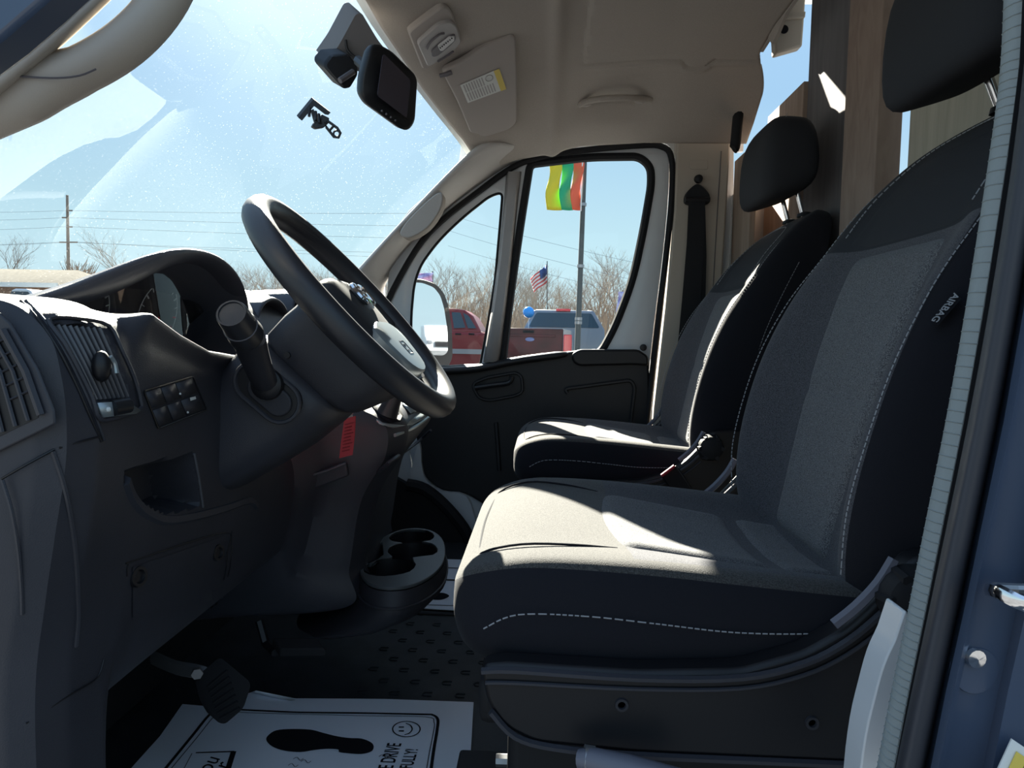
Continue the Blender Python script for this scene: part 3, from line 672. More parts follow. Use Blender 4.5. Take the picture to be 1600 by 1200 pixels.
# switch panel
mb = MB(); mb.tube(round_poly(onds([(223, 611), (300, 588), (322, 640), (246, 670)], .0012), .004), .0009, 5, closed=True); sw = obj('switch_panel', mb, M['black'], dash)
for (u0, u1, v0, v1) in ((.03, .32, .05, .47), (.34, .62, .05, .47), (.64, .97, .05, .47), (.03, .30, .53, .95), (.33, .58, .53, .95), (.61, .97, .53, .95)):
    q = [(lerp(lerp(223, 300, u), lerp(246, 322, u), v), lerp(lerp(611, 588, u), lerp(670, 640, u), v)) for u, v in ((u0, v0), (u1, v0), (u1, v1), (u0, v1))]
    mb = MB(); mb._add(onds(q, .0008), [(0, 1, 2, 3)]); obj('switch', mb, M['dash'], sw, solid=.001)
for q in ((277, 615, .0013), (289, 644, .0013)):
    mb = MB(); mb.sphere(ond(q[0], q[1], .004), q[2], 6); obj('indicator', mb, M['label'], sw)
mb = MB(); mb._add(onds([(292, 621), (301, 619), (302, 623), (293, 626)], .0042), [(0, 1, 2, 3)]); obj('indicator', mb, M['label'], sw)
# pocket ribs and fuse cover
line('pocket_edge', [(302, 709), (309, 745), (316, 792)], .0018, M['vane'], .001)
line('pocket_edge', [(222, 755), (236, 780), (248, 803)], .0012, M['dash'], -.03)
line('pocket_lip', [(196, 752), (206, 778), (226, 800), (258, 813), (300, 808), (350, 795), (388, 783), (400, 792)], .007, M['dash'], -.003)
line('fuse_cover_gap', [(198, 900), (200, 882), (215, 874), (352, 832), (355, 860), (350, 905), (338, 945)], .0009, M['black'], .0003)
mb = MB(); G = [[ond(lerp(lerp(206, 348, u), lerp(206, 300, u), v*.0)+0, lerp(lerp(886, 838, u), lerp(965, 935, u), v), .0012) for u in [i/8 for i in range(9)]] for v in [j/5 for j in range(6)]]; mb.grid(G); fc = obj('fuse_cover', mb, M['dash'], dash)
for q in ((213, 900), (338, 863)):
    mb = MB(); p = ond(q[0], q[1], .003); mb.lathe(p, (1, -.25, .1), [(.011, -.002), (.010, .002), (.007, .002), (.006, -.001), (0, -.001)], 16); s_ = obj('screw', mb, M['black'], fc)
# instrument binnacle ------------------------------------------------------------
outer = [(30, 470, -.55), (75, 456, -.545), (130, 438, -.54), (200, 411, -.525), (245, 394, -.515), (285, 386, -.51), (325, 390, -.51), (357, 407, -.515), (378, 435, -.52), (387, 470, -.525), (387, 500, -.53)]
inner = [(92, 484, -.535), (125, 478, -.53), (165, 467, -.525), (215, 445, -.515), (255, 422, -.51), (290, 408, -.508), (322, 409, -.508), (347, 425, -.513), (366, 450, -.518), (377, 478, -.523), (379, 505, -.53)]
rings = []
for (a, b, x), (c, d, x2) in zip(outer, inner):
    O = atx(a, b, x+.014); I = atx(c, d, x2-.004); mid = (O+I)/2+V((.010, 0, .002))
    fwd = V((-.26, 0, 0)); OF = O+fwd; OF.z = lerp(O.z, .62, .9); O2 = O+V((-.055, 0, 0)); O2.z = lerp(O.z, .66, .28)
    IF = I+V((-.075, 0, 0)); IF.z -= .012
    rings.append([OF, O2, O+V((-.010, 0, .001)), O, mid, I, I+V((-.010, 0, -.001)), IF])
mb = MB(); mb.loft(rings, False, False); hood = obj('instrument_hood', mb, M['hood'], dash, subsurf=2)
# inner bezel and dial face
mb = MB(); cf = []
for (c, d, x2) in inner: p = atx(c, d, x2); cf.append(p)
def facept(y, z): return V((-.600+.25*(z-.70), y, z))
ringA = [p+V((-.055, 0, -.008)) for p in cf]
cent = V((0, 0, 0))
for p in ringA: cent += p/len(ringA)
ringB = []
for p in ringA:
    q = lerp(p, V((p.x, .99, .66)), .14); ringB.append(facept(q.y, q.z))
low = [facept(lerp(ringB[-1].y, ringB[0].y, t), lerp(.645, .645, t)) for t in (0, .25, .5, .75, 1)]
mb.loft([[a, b] for a, b in zip(ringA, ringB)], False, False); obj('binnacle_shell', mb, M['black'], dash, solid=.002)
mb = MB(); fp = ringB+low; mb._add(fp, [list(range(len(fp)))]); cl = obj('instrument_face', mb, pbsdf('dial_black', (.012, .011, .018), .6), dash)
def dial(cy, cz, R_, a0, a1, nt_):
    c = facept(cy, cz)+V((.003, 0, 0)); m = MB()
    ex_ = V((0, 1, 0)); ez_ = V((.24, 0, .97))
    m.tube([c+ex_*math.cos(t)*R_+ez_*math.sin(t)*R_ for t in [a0+(a1-a0)*k/24 for k in range(25)]], .0007, 4); o_ = obj('dial_ring', m, M['label'], cl)
    for k in range(nt_):
        t = a0+(a1-a0)*k/(nt_-1); m = MB(); d = ex_*math.cos(t)+ez_*math.sin(t)
        m.tube([c+d*R_*.84, c+d*R_*.97], .0008 if k % 2 else .0013, 4); obj('dial_tick', m, M['label'] if k < nt_-3 else M['lens'], o_)
    m = MB(); d = ex_*math.cos(a0+.7)+ez_*math.sin(a0+.7); m.tube([c+V((.002, 0, 0)), c+d*R_*.8+V((.002, 0, 0))], .0014, 4); obj('needle', m, M['lens'], o_)
dial(.925, .690, .048, math.radians(215), math.radians(-35), 15)
dial(1.10, .692, .055, math.radians(215), math.radians(-35), 15)
for k, (cy, cz) in enumerate(((.965, .748), (.985, .735), (1.005, .75), (1.02, .738))):
    mb = MB(); mb.sphere(facept(cy, cz)+V((.002, 0, 0)), .003, 6); obj('warning_lamp', mb, M['inkgrey'], cl)
mb = MB(); mb._add([facept(*q)+V((.002, 0, 0)) for q in ((.965, .66), (1.015, .66), (1.015, .70), (.965, .70))], [(0, 1, 2, 3)]); obj('trip_display', mb, M['screen'], cl)
mb = MB(); mb.loft([[lerp(p, q, .55)+V((.02, 0, 0)), V((lerp(p, q, .55).x+.03, lerp(p.y, .99, .3), .66))] for p, q in zip(ringA, ringB)], False, False); obj('instrument_lens', mb, M['lensclear'], dash)
# lower surround of the instruments
# centre pods on the far dash top
for px, py, y, s in ((422, 470, 1.38, 1.), (470, 458, 1.55, .9)):
    mb = MB(); c = at(px, py, y); mb.loft([[c+V((dx, .085*s*math.cos(t), -.05+.06*math.sin(t)*k)) for t in [math.pi*j/12 for j in range(13)]] for dx, k in ((-.30, .55), (-.12, .9), (-.0, 1.), (.012, .95), (.012, .78), (-.05, .7))], False, False); obj('centre_vent_pod', mb, M['dash'], dash, subsurf=1)

# steering column ----------------------------------------------------------------------
WC = at(557, 482, .98); WN = V((.665, 0, .747)).normalized(); WP = V((-WN.z, 0, WN.x)); WY = V((0, 1, 0))
def wl(a, b, h): return WC+WY*a+WP*b+WN*h
def ringw(t, ha, b0, b1, n=28, e=5, far=1):
    out = []
    for k in range(n):
        th = 2*math.pi*k/n; c_, s_ = math.cos(th), math.sin(th)
        out.append(wl(ha*abs(c_)**(2/e)*(far if c_ > 0 else -1), lerp(b0, b1, .5)+(b1-b0)/2*abs(s_)**(2/e)*(1 if s_ > 0 else -1), -t))
    return out
mb = MB(); mb.loft([ringw(t, a, b0, b1) for t, a, b0, b1 in ((.006, .05, -.10, .03), (.012, .080, -.128, .043), (.03, .086, -.126, .048), (.06, .087, -.118, .052), (.093, .087, -.103, .052), (.10, .083, -.096, .047), (.102, .06, -.08, .03))], True)
shr = obj('column_shroud', mb, M['dash2'], dash, sharp=50)
mb = MB(); mb.loft([ringw(t, a, b0, b1, 32, 3.6, .4) for t, a, b0, b1 in ((.098, .06, -.07, .03), (.100, .088, -.088, .052), (.107, .097, -.092, .062), (.13, .100, -.090, .066), (.18, .102, -.082, .068), (.23, .104, -.068, .070), (.28, .106, -.052, .072), (.33, .108, -.03, .075), (.42, .11, -.0, .08))], True)
cov = obj('column_cover', mb, M['dash'], dash, sharp=50)
mb = MB(); mb.lathe(at(449, 555, .885), (0, -1, 0), [(0, 0), (.0045, 0), (.004, .002), (0, .002)], 12); obj('shroud_plug', mb, M['black'], shr)
# stalk well and stalk
SY = .868
def stad(c0, c1, r, n=10):
    d = (c1-c0).normalized(); nrm = V((d.z, 0, -d.x)); out = []
    for k in range(n+1): t = math.pi*k/n; out.append(c1+nrm*r*math.cos(t)+d*r*math.sin(t))
    for k in range(n+1): t = math.pi*k/n; out.append(c0-nrm*r*math.cos(t)-d*r*math.sin(t))
    return out
s0, s1 = at(398, 596, SY), at(437, 629, SY)
mb = MB(); mb.tube(stad(s0, s1, .0245), .0028, 6, closed=True); wl_ = obj('stalk_well', mb, M['dash'], cov)
mb = MB(); mb.prism(stad(s0, s1, .0235), (0, .02, 0)); obj('well_floor', mb, M['black'], cov)
mb = MB(); mb.prism(stad(at(408, 606, SY), at(436, 630, SY), .0165), (0, -.004, 0)); obj('well_plate', mb, M['dash2'], cov, bevel=.002)
mb = MB(); mb.lathe(at(418, 600, SY-.004), (0, -1, 0), [(.020, 0), (.019, .006), (.013, .010), (0, .010)], 20); obj('stalk_boot', mb, M['black'], cov)
mb = MB(); pth = smooth_path([at(418, 604, .866), at(408, 585, .845), at(396, 553, .815), at(388, 528, .79)], 4); n_ = len(pth)
mb.tube(pth, [interp(i/(n_-1), [(0, .0155), (.4, .0165), (1, .0195)]) for i in range(n_)], 14, ry=[interp(i/(n_-1), [(0, .011), (.6, .013), (1, .0165)]) for i in range(n_)], up=(1, 0, 0)); stalk = obj('signal_stalk', mb, M['dash2'], dash)
A0, A1 = at(386, 525, .787), at(361, 489, .742); ax = (A1-A0)
mb = MB(); L_ = ax.length; mb.lathe(A0, ax, [(0, 0), (.0185, 0), (.0195, .004), (.0175, L_*.5), (.0165, L_-.003), (.0155, L_), (.0135, L_), (.0130, L_-.0015), (0, L_-.001)], 24); obj('stalk_knob', mb, M['wheel'], stalk, sharp=30)
mb = MB(); mb.lathe(A0+ax*.42, ax, [(.0182, 0), (.0188, .0008), (.0182, .0016)], 24); obj('knob_ring', mb, M['greydk'], stalk)
# steering wheel -----------------------------------------------------------------------
S_WC, S_WN, S_WP = WC, WN, WP
WC = at(557, 481, .98); WN = V((.735, 0, .678)).normalized(); WP = V((-WN.z, 0, WN.x))
sw_ = thing('steering_wheel', 'black steering wheel with a silver lower pad and chrome badge', 'steering wheel', WC)
M['hubblk'] = pbsdf('hub_urethane', (.022, .022, .025), .62, spec=.35)
R_w, r_w = .177, .0158
mb = MB(); nn = 64; rings = []
for i in range(nn+1):
    t = 2*math.pi*i/nn; d = WY*math.cos(t)+WP*math.sin(t)
    rings.append([WC+d*(R_w+r_w*math.cos(u))+WN*(r_w*1.12*math.sin(u)) for u in [2*math.pi*k/14 for k in range(14)]])
mb.loft(rings, False); obj('rim', mb, M['wheel'], sw_)
pad = smooth_path([V((a, b, 0)) for a, b in ((0, .052), (.05, .050), (.085, .035), (.095, .0), (.085, -.05), (.06, -.095), (.03, -.125), (0, -.13), (-.03, -.125), (-.06, -.095), (-.085, -.05), (-.095, 0), (-.085, .035), (-.05, .050))], 3, True)
mb = MB(); mb.loft([[wl(p.x*s, p.y*s, h) for p in pad] for s, h in ((.85, -.04), (.95, -.028), (.97, -.008), (.93, .003), (.8, .010), (.45, .014))], True); obj('hub_pad', mb, M['hubblk'], sw_, subsurf=1)
for s in (-1, 1):
    mb = MB(); mb.loft([[wl(s*a, b0, h), wl(s*a, b1, h), wl(s*a, b1, h-.022), wl(s*a, b0, h-.022)] for a, b0, b1, h in ((.07, -.05, .030, .002), (.11, -.03, .022, .0), (.165, -.03, .02, .004))], True); obj('spoke', mb, M['wheel'], sw_, bevel=.006, segs=3)
mb = MB(); mb.loft([[wl(-a, b, h), wl(a, b, h), wl(a, b, h-.02), wl(-a, b, h-.02)] for b, a, h in ((-.09, .045, -.004), (-.125, .035, -.006), (-.165, .04, .0))], True); obj('spoke', mb, M['wheel'], sw_, bevel=.006, segs=3)
slv = smooth_path([V((a, b, 0)) for a, b in ((0, -.035), (.045, -.038), (.072, -.055), (.066, -.085), (.045, -.115), (0, -.126), (-.045, -.115), (-.066, -.085), (-.072, -.055), (-.045, -.038))], 3, True)
mb = MB(); mb.loft([[wl(p.x*s, -.08+(p.y+.08)*s, h) for p in slv] for s, h in ((1, -.002), (1., .010), (.95, .0135), (.6, .0155))], True); sp_ = lab(obj('lower_pad', mb, M['satin'], sw_), 'silver lower pad of the wheel hub')
mb = MB(); mb.tube([wl(a, b, .0155) for a, b in ((-.012, -.074), (.012, -.074), (.014, -.078), (.014, -.092), (.012, -.096), (-.012, -.096), (-.014, -.092), (-.014, -.078))], .0008, 4, closed=True); mb.tube([wl(a, b, .0158) for a, b in ((-.005, -.080), (.0, -.084), (.005, -.080))], .0006, 4); mb.tube([wl(-.005, -.090, .0158), wl(.005, -.090, .0158)], .0006, 4); obj('horn_symbol', mb, M['greydk'], sp_)
# horned badge of the hub
for s in (-1, 1):
    mb = MB(); hp = [wl(s*a, b+.006, .018) for a, b in ((.004, .012), (.016, .016), (.026, .008), (.027, -.006), (.020, -.014), (.014, -.008))]
    mb.tube(smooth_path(hp, 4), [interp(i/20, [(0, .005), (.6, .0042), (1, .0022)]) for i in range(21)], 8); obj('badge_horn', mb, M['chrome'], sw_)
mb = MB(); mb.loft([[wl(a*w_, b+.006, h-.024) for a in (-1, -.4, .4, 1)]+[wl(a*w_, b+.006, h-.030) for a in (1, -1)] for b, w_, h in ((.014, .006, .042), (.004, .0085, .046), (-.010, .006, .045), (-.022, .004, .042))], True); obj('badge_head', mb, M['chrome'], sw_)
# red tag on its key ring --------------------------------------------------------------
tg = thing('key_tag', 'red printed key tag hanging below the steering column', 'key tag', at(541, 716, 1.08))
T = ats(1.08, (538, 654), (555, 650), (553.5, 680), (550, 711), (530, 716), (533, 690))
mb = MB(); mb.prism([T[0], T[1], T[2], T[3], T[4], T[5]], (.0008, .0012, 0)); obj('tag', mb, M['redtag'], tg)
for k in range(9):
    t = .16+k*.085; a = lerp(T[0], T[4], t); b = lerp(T[1], T[3], t); mb = MB(); w_ = .62 if k % 3 else .8
    mb.tube([lerp(a, b, .16)+V((0, -.001, 0)), lerp(a, b, .16+w_)+V((0, -.001, 0))], .0007, 4); obj('print_line', mb, M['darkred'], tg)
mb = MB(); mb.tube(smooth_path(ats(1.078, (545, 652), (551, 645), (554, 636), (548, 631), (541, 633)), 4), .0012, 6); obj('key_ring', mb, M['steel'], tg)
mb = MB(); mb.prism(ats(1.08, (538, 651), (550, 648), (551, 651), (538, 655)), (0, .002, 0)); obj('clip', mb, M['steel'], tg)
mb = MB(); mb.lathe(at(540, 633, 1.085), (.6, -.4, .6), [(0, 0), (.010, 0), (.011, .006), (.009, .012), (0, .012)], 16); obj('lock_barrel', mb, M['steel'], dash)
mb = MB(); mb.tube(smooth_path(ats(1.03, (508, 655), (522, 653), (532, 648), (540, 640)), 4), .0006, 4); obj('wire', mb, M['steel'], dash)
mb = MB(); mb.tube(smooth_path(ats(1.03, (490, 681), (505, 680), (515, 672), (523, 660), (535, 650)), 4), .0006, 4); obj('wire', mb, M['steel'], dash)
# centre shelf: bezel, gear lever -----------------------------------------------------
bz = [(560, 632), (600, 622), (655, 628), (668, 640), (662, 652), (640, 664), (612, 668), (590, 662)]
mb = MB(); mb._add(onds(bz, .004), [list(range(8))]); bez = lab(obj('shifter_bezel', mb, M['satin'], dash, solid=.004), 'silver gear lever bezel')
mb = MB(); mb._add(onds([(575, 632), (600, 624), (615, 632), (625, 648), (620, 658), (604, 660), (588, 650)], .007), [list(range(7))]); obj('shifter_gate', mb, M['ink'], bez, solid=.001)
mb = MB(); g0 = ond(604, 648, .0); mb.tube([g0, g0+V((.012, 0, .03)), g0+V((.02, -.005, .06))], [.02, .015, .012], 10); mb.sphere(g0+V((.022, -.005, .075)), .02, 12, (1, 1, 1.2)); obj('gear_lever', mb, M['wheel'], dash)
for q in (((622, 629), (640, 630), (650, 640), (636, 645)), ((642, 630), (655, 632), (662, 640), (652, 642))):
    mb = MB(); mb._add(onds(q, .008), [(0, 1, 2, 3)]); obj('bezel_button', mb, M['satin'], bez, solid=.003)
line('shelf_edge', [(590, 737), (620, 712), (650, 692), (672, 672)], .004, M['dash'], .002)
line('shelf_edge', [(615, 680), (645, 668), (668, 652)], .0035, M['satin'], .002)
# knee bolster lip between column and console
mb = MB(); mb.prism(ats(1.195, (398, 790), (420, 752), (484, 738), (482, 775), (469, 793), (415, 822)), (0, .012, 0)); obj('knee_pocket', mb, M['soft'], dash, bevel=.003)
mb = MB(); mb.tube(smooth_path(ats(1.19, (540, 724), (510, 736), (484, 746), (481, 775), (468, 793), (415, 821)), 3), .0018, 6); obj('knee_pocket_edge', mb, M['vane'], dash)
mb = MB(); mb.prism(ats(1.195, (485, 742), (540, 722), (544, 744), (486, 766)), (.0, .012, 0)); obj('knee_ledge', mb, M['dash'], dash, bevel=.003)
# cup holder --------------------------------------------------------------------------
ch = thing('cup_holder', 'black cup holder tray with three round wells at the console foot', 'cup holder', (-.28, 1.45, .06))
ZC = .24
tr_ = [atz(a, b, ZC) for a, b in ((562, 892), (572, 868), (592, 846), (618, 832), (645, 827), (672, 830), (690, 842), (696, 862), (690, 885), (668, 905), (636, 918), (600, 920), (574, 912))]
trs = smooth_path(tr_, 3, True); cc = V((-.275, 1.45, ZC))
holes = [[atz(cx+rx*math.cos(2*math.pi*k/20), cy+ry*math.sin(2*math.pi*k/20), ZC) for k in range(20)] for cx, cy, rx, ry in ((641, 838, 35, 10.5), (644, 862, 38, 11.5), (608, 889, 41, 13.5))]
slot = [atz(a, b, ZC) for a, b in ((568, 880), (592, 850), (597, 850), (599, 868), (580, 884))]
cu = bpy.data.curves.new('t', 'CURVE'); cu.dimensions = '2D'; cu.fill_mode = 'BOTH'
merged = smooth_path([atz(a, b, ZC) for a, b in ((608, 841), (618, 833), (640, 829), (668, 831), (678, 839), (672, 846), (659, 848), (674, 851), (683, 860), (676, 869), (644, 873), (649, 884), (640, 895), (615, 901), (588, 902), (569, 896), (571, 886), (588, 877), (607, 874), (613, 871), (606, 865), (609, 857), (620, 852), (629, 850), (613, 847))], 2, True)
for poly in [trs]+[merged]+[slot]:
    s_ = cu.splines.new('POLY'); s_.points.add(len(poly)-1); s_.use_cyclic_u = True
    for q, p in zip(s_.points, poly): q.co = (p.x, p.y, 0, 1)
cu.extrude = .003
to = bpy.data.objects.new('t', cu); COL.objects.link(to); dg = bpy.context.evaluated_depsgraph_get(); dg.update(); me = bpy.data.meshes.new_from_object(to.evaluated_get(dg))
mb = MB(); mb.v = [V((v.co.x, v.co.y, ZC+v.co.z)) for v in me.vertices]; mb.f = [list(p.vertices) for p in me.polygons]; mb.mi = [0]*len(mb.f)
bpy.data.objects.remove(to); bpy.data.curves.remove(cu)
obj('tray_top', mb, pbsdf('cup_tray_plastic', (.06, .068, .072), .42, spec=.5), ch, bevel=.0015)
for h in holes:
    c = V((0, 0, 0))
    for p in h: c += p/len(h)
    mb = MB(); mb.loft([[c+(p-c)*s+V((0, 0, z)) for p in h] for s, z in ((1., .003), (.97, -.03), (.9, -.07), (.05, -.07))], False); obj('cup_well', mb, M['black'], ch)
mb = MB(); mb.loft([[p+V((0, 0, -.002)) for p in slot], [p+V((0, 0, -.05)) for p in slot]], False); obj('card_slot', mb, M['black'], ch)
mb = MB(); mb.loft([[cc+(p-cc)*s+V((dx, 0, z-.004)) for p in trs] for s, z, dx in ((1.0, 0, 0), (1.02, -.012, 0), (1.04, -.024, 0), (1.05, -.035, 0), (1.02, -.06, -.02), (.95, -.085, -.06), (.8, -.11, -.12), (.6, -.12, -.16))], False); obj('tray_body', mb, M['dash2'], ch, sharp=60)
mb = MB(); mb.tube([cc+(p-cc)*1.05+V((0, 0, -.030)) for p in trs], .0025, 6, closed=True); obj('body_rim', mb, M['dash2'], ch)
# pedals ------------------------------------------------------------------------------
pd = thing('brake_pedal', 'black ribbed brake pedal with a metal arm over the paper mat', 'pedal', at(358, 1120, .98))
B = ats(.98, (322, 1068), (358, 1038), (396, 1064), (388, 1098), (362, 1119), (350, 1116), (335, 1098))
B = [p+V((.0, (p.z-.2)*.3, 0)) for p in B]
mb = MB(); mb.prism(round_poly(B, .008), (-.016, .006, .008)); obj('pedal_pad', mb, M['soft'], pd, bevel=.003)
for k in range(7):
    t = (k+.5)/7; a = lerp(B[0], B[5], t); b = lerp(B[1], B[3], t); mb = MB(); mb.tube([lerp(a, b, .12)+V((.001, -.002, 0)), lerp(a, b, .88)+V((.001, -.002, 0))], .0017, 5); obj('pad_rib', mb, M['soft'], pd)
mb = MB(); mb.tube(smooth_path([at(240, 1028, 1.02), at(275, 1043, 1.0), at(318, 1052, .99), at(345, 1072, .995)], 4), .011, 8, ry=.006); lab(obj('pedal_arm', mb, M['steel'], pd), 'bare metal pedal arm')
mb = MB(); mb.lathe(at(308, 1050, .975), (.5, -1, 0), [(0, 0), (.008, 0), (.008, .008), (0, .008)], 6); obj('arm_bolt', mb, M['steel'], pd)
p2_ = thing('accelerator_pedal', 'small dark accelerator pedal in the footwell shadow', 'pedal', at(475, 1035, 1.15))
mb = MB(); mb.prism(round_poly(ats(1.15, (438, 1014), (508, 1014), (510, 1026), (436, 1027)), .004), (-.02, .02, .01)); obj('pedal_pad', mb, M['soft'], p2_, bevel=.003)
mb = MB(); mb.tube([at(430, 1020, 1.16), at(415, 1005, 1.19), at(405, 970, 1.2)], .007, 6); obj('pedal_arm', mb, M['black'], p2_)

# ------------------------------------------------------------------ seats
M['levergrey'] = pbsdf('lever_grey_plastic', (.13, .13, .16), .5)
def build_seat(yc, name, label, xo=0., hx=0., hz=0.):
    root = thing(name, label, 'seat', (.2, yc, 0))
    def Y(p): return V((p[0]+xo, yc+p[1], p[2]))
    # cushion: rings along x
    def cring(x, hw, zb, zs, zt, bol, dip):
        h = [(0, zb), (hw*.6, zb), (hw*.92, zb+.006), (hw*.99, zb+.03), (hw*1.015, (zb+zs)/2+.008), (hw*1.0, zs), (hw*.955, zt+bol*.55), (hw*.86, zt+bol), (hw*.72, zt+bol*.7), (hw*.60, zt), (hw*.3, zt-dip*.8), (0, zt-dip)]
        return [Y((x, y, z)) for y, z in h]+[Y((x, -y, z)) for y, z in h[-2:0:-1]]
    CS = [(-.097, .17, .35, .378, .388, 0, 0), (-.094, .20, .335, .385, .402, 0, .0), (-.078, .232, .318, .392, .418, .002, .0), (-.045, .245, .308, .398, .430, .003, -.002), (-.01, .25, .305, .400, .436, .004, -.002), (.05, .252, .305, .398, .434, .006, .0), (.10, .252, .305, .396, .429, .010, .004),
          (.16, .252, .306, .394, .422, .014, .010), (.24, .252, .312, .392, .412, .018, .014), (.32, .25, .325, .392, .402, .022, .016), (.40, .245, .34, .392, .395, .022, .016), (.43, .22, .35, .38, .385, .01, .01)]
    rings = [cring(*c) for c in CS]; n = len(rings[0]); mb = MB(); mb.loft(rings, True)
    # faces: side fabric below the seam, front charcoal, dark heather wings further back
    for fi in range(len(mb.f)-2):
        j, i = divmod(fi, n); k = i if i < 11 else n-1-i
        mb.mi[fi] = 1 if k < 6 else (0 if (j < 6 or k < 7) else 2)
    cu_ = obj('cushion', mb, [M['fab'], M['fabside'], M['heatherdk']], root, subsurf=2)
    def cz(x, y):
        zt = interp(x, [(c[0], c[4]) for c in CS]); dip = interp(x, [(c[0], c[6]) for c in CS]); bol = interp(x, [(c[0], c[5]) for c in CS])
        a = abs(y)/.252
        return interp(a, [(0, zt-dip), (.3, zt-dip*.8), (.60, zt), (.72, zt+bol*.7), (.86, zt+bol)])
    def pillow(x0, x1, w0, w1, nx, ny, bulge):
        G = []
        for i in range(nx+1):
            u = i/nx; row = []
            for j in range(ny+1):
                v = j/ny*2-1; x = lerp(x0, x1, u); w = lerp(w0, w1, u); y = v*w
                x += -.016*(1-v*v)*(1-u) if x0 < .15 else 0
                e = min(1, (1-abs(v))*14)*min(1, u*nx*.5, (1-u)*nx*.5)
                row.append(Y((x, y, cz(x, y)-.006+bulge*math.sqrt(max(0, e)))))
            G.append(row)
        m = MB(); m.grid(G); return m
    obj('cushion_insert', pillow(.095, .285, .150, .132, 20, 24, .012), M['heather'], cu_, subsurf=1)
    obj('cushion_insert', pillow(.288, .42, .132, .115, 14, 24, .012), M['heather'], cu_, subsurf=1)
    # double seam over the nose and the side seam
    def dashes(pts, r=.0008, ln=.006):
        m = MB(); pts = smooth_path(pts, 12); acc = 0; seg = [pts[0]]
        for a, b in zip(pts, pts[1:]):
            acc += (b-a).length; seg.append(b)
            if acc > ln:
                if len(seg) >= 2: m.tube([seg[0], lerp(seg[0], seg[-1], .72)], r, 4)
                acc = 0; seg = [b]
        return m
    for s in (-1, 1):
        obj('seam', dashes([Y((x, s*.2565, z)) for x, z in ((-.055, .372), (-.02, .388), (.05, .389), (.12, .384), (.2, .378), (.28, .380), (.34, .388))], .0008), M['stitch'], cu_)
        m = MB(); m.tube(smooth_path([Y((x, y*s, z+.001)) for x, y, z in ((-.087, .12, .385), (-.066, .165, .422), (-.02, .178, .438), (.04, .170, .437), (.09, .155, .430))], 4), .0016, 5); obj('seam', m, M['fabside'], cu_)
    m = MB(); m.tube(smooth_path([Y((x, y, z)) for x, y, z in ((-.069, -.16, .4185), (-.073, -.08, .419), (-.075, 0, .4185), (-.073, .08, .419), (-.069, .16, .4185))], 4), .0014, 5); obj('seam', m, M['fabside'], cu_)
    # backrest: rings up the back
    def bring(z, xf, hw, bol, dip, xr, tilt):
        h = [(xf+dip, 0), (xf+dip*.9, hw*.3), (xf+dip*.35, hw*.56), (xf-bol*.8, hw*.74), (xf-bol, hw*.87), (xf-bol*.35, hw*.97), (lerp(xf, xr, .3), hw*1.02), (lerp(xf, xr, .65), hw*1.0), (lerp(xf, xr, .92), hw*.93), (xr, hw*.75), (xr+.004, hw*.4), (xr+.006, 0)]
        f = lambda x: z+(x-xf)*-tilt
        return [Y((x, y, f(x))) for x, y in h]+[Y((x, -y, f(x))) for x, y in h[-2:0:-1]]
    BS = [(.37, .36, .20, .0, .0, .47, 0), (.38, .350, .235, .010, .0, .49, 0), (.42, .346, .248, .030, .010, .505, .02), (.50, .360, .258, .044, .014, .525, .06), (.58, .378, .262, .046, .014, .545, .10), (.66, .400, .260, .043, .014, .565, .16), (.74, .430, .252, .034, .010, .588, .22), (.81, .464, .242, .020, .004, .605, .26),
          (.88, .502, .228, .010, .0, .622, .30), (.922, .535, .212, .006, -.003, .638, .34), (.955, .565, .192, .004, -.004, .650, .36), (.982, .598, .166, .0, -.002, .660, .36), (1.000, .628, .125, .0, .0, .668, .3), (1.005, .645, .085, 0, 0, .664, .2)]
    rings = [bring(*b) for b in BS]; n = len(rings[0]); mb = MB(); mb.loft(rings, True)
    for fi in range(len(mb.f)-2):
        j, i = divmod(fi, n); k = i if i < 11 else n-1-i
        mb.mi[fi] = 1 if k >= 4 else (2 if j < 7 else 0)
    bk = obj('backrest', mb, [M['smoothblk'], M['fabside'], M['heatherdk']], root, subsurf=2)
    def bx(z, y):
        g = lambda i: interp(z, [(b[0], b[i]) for b in BS])
        xf, hw, bol, dip = g(1), g(2), g(3), g(4); a = abs(y)/hw
        return interp(a, [(0, xf+dip), (.3, xf+dip*.9), (.56, xf+dip*.35), (.74, xf-bol*.8), (.87, xf-bol)])
    def bpillow(z0, z1, w0, w1, nz, ny, bulge, droop=0, crease=None):
        G = []
        for i in range(nz+1):
            u = i/nz; row = []
            for j in range(ny+1):
                v = j/ny*2-1; y = v*lerp(w0, w1, u); z = lerp(z0, z1, u)+droop*(1-v*v)*u
                e = min(1, (1-abs(v))*14)*min(1, u*nz*.5, (1-u)*nz*.5)*(1-(.45*math.exp(-((z-crease)/.007)**2) if crease else 0))
                row.append(Y((bx(z, y)+.005-bulge*math.sqrt(max(0, e)), y, z)))
            G.append(row)
        m = MB(); m.grid(G); return m
    obj('backrest_insert', bpillow(.40, .802, .092, .125, 44, 24, .013, 0, .606), M['heather'], bk, subsurf=1)
    obj('shoulder_panel', bpillow(.806, .950, .175, .130, 16, 20, .008), M['smoothblk'], bk, subsurf=1)
    # stitched outlines
    for s in (-1, 1):
        obj('seam', dashes([Y((bx(z, .87*interp(z, [(b[0], b[2]) for b in BS]))+.001, s*.885*interp(z, [(b[0], b[2]) for b in BS]), z)) for z in (.43, .5, .58, .66, .74, .81, .88, .94)], .0009), M['stitch'], bk)
    obj('seam', dashes([Y((bx(z, y)-.006, y, z)) for y, z in ((-.168, .83), (-.160, .885), (-.142, .93), (-.11, .955), (-.05, .964), (0, .966), (.05, .964), (.11, .955), (.142, .93), (.160, .885), (.168, .83))], .0009), M['stitch'], bk)
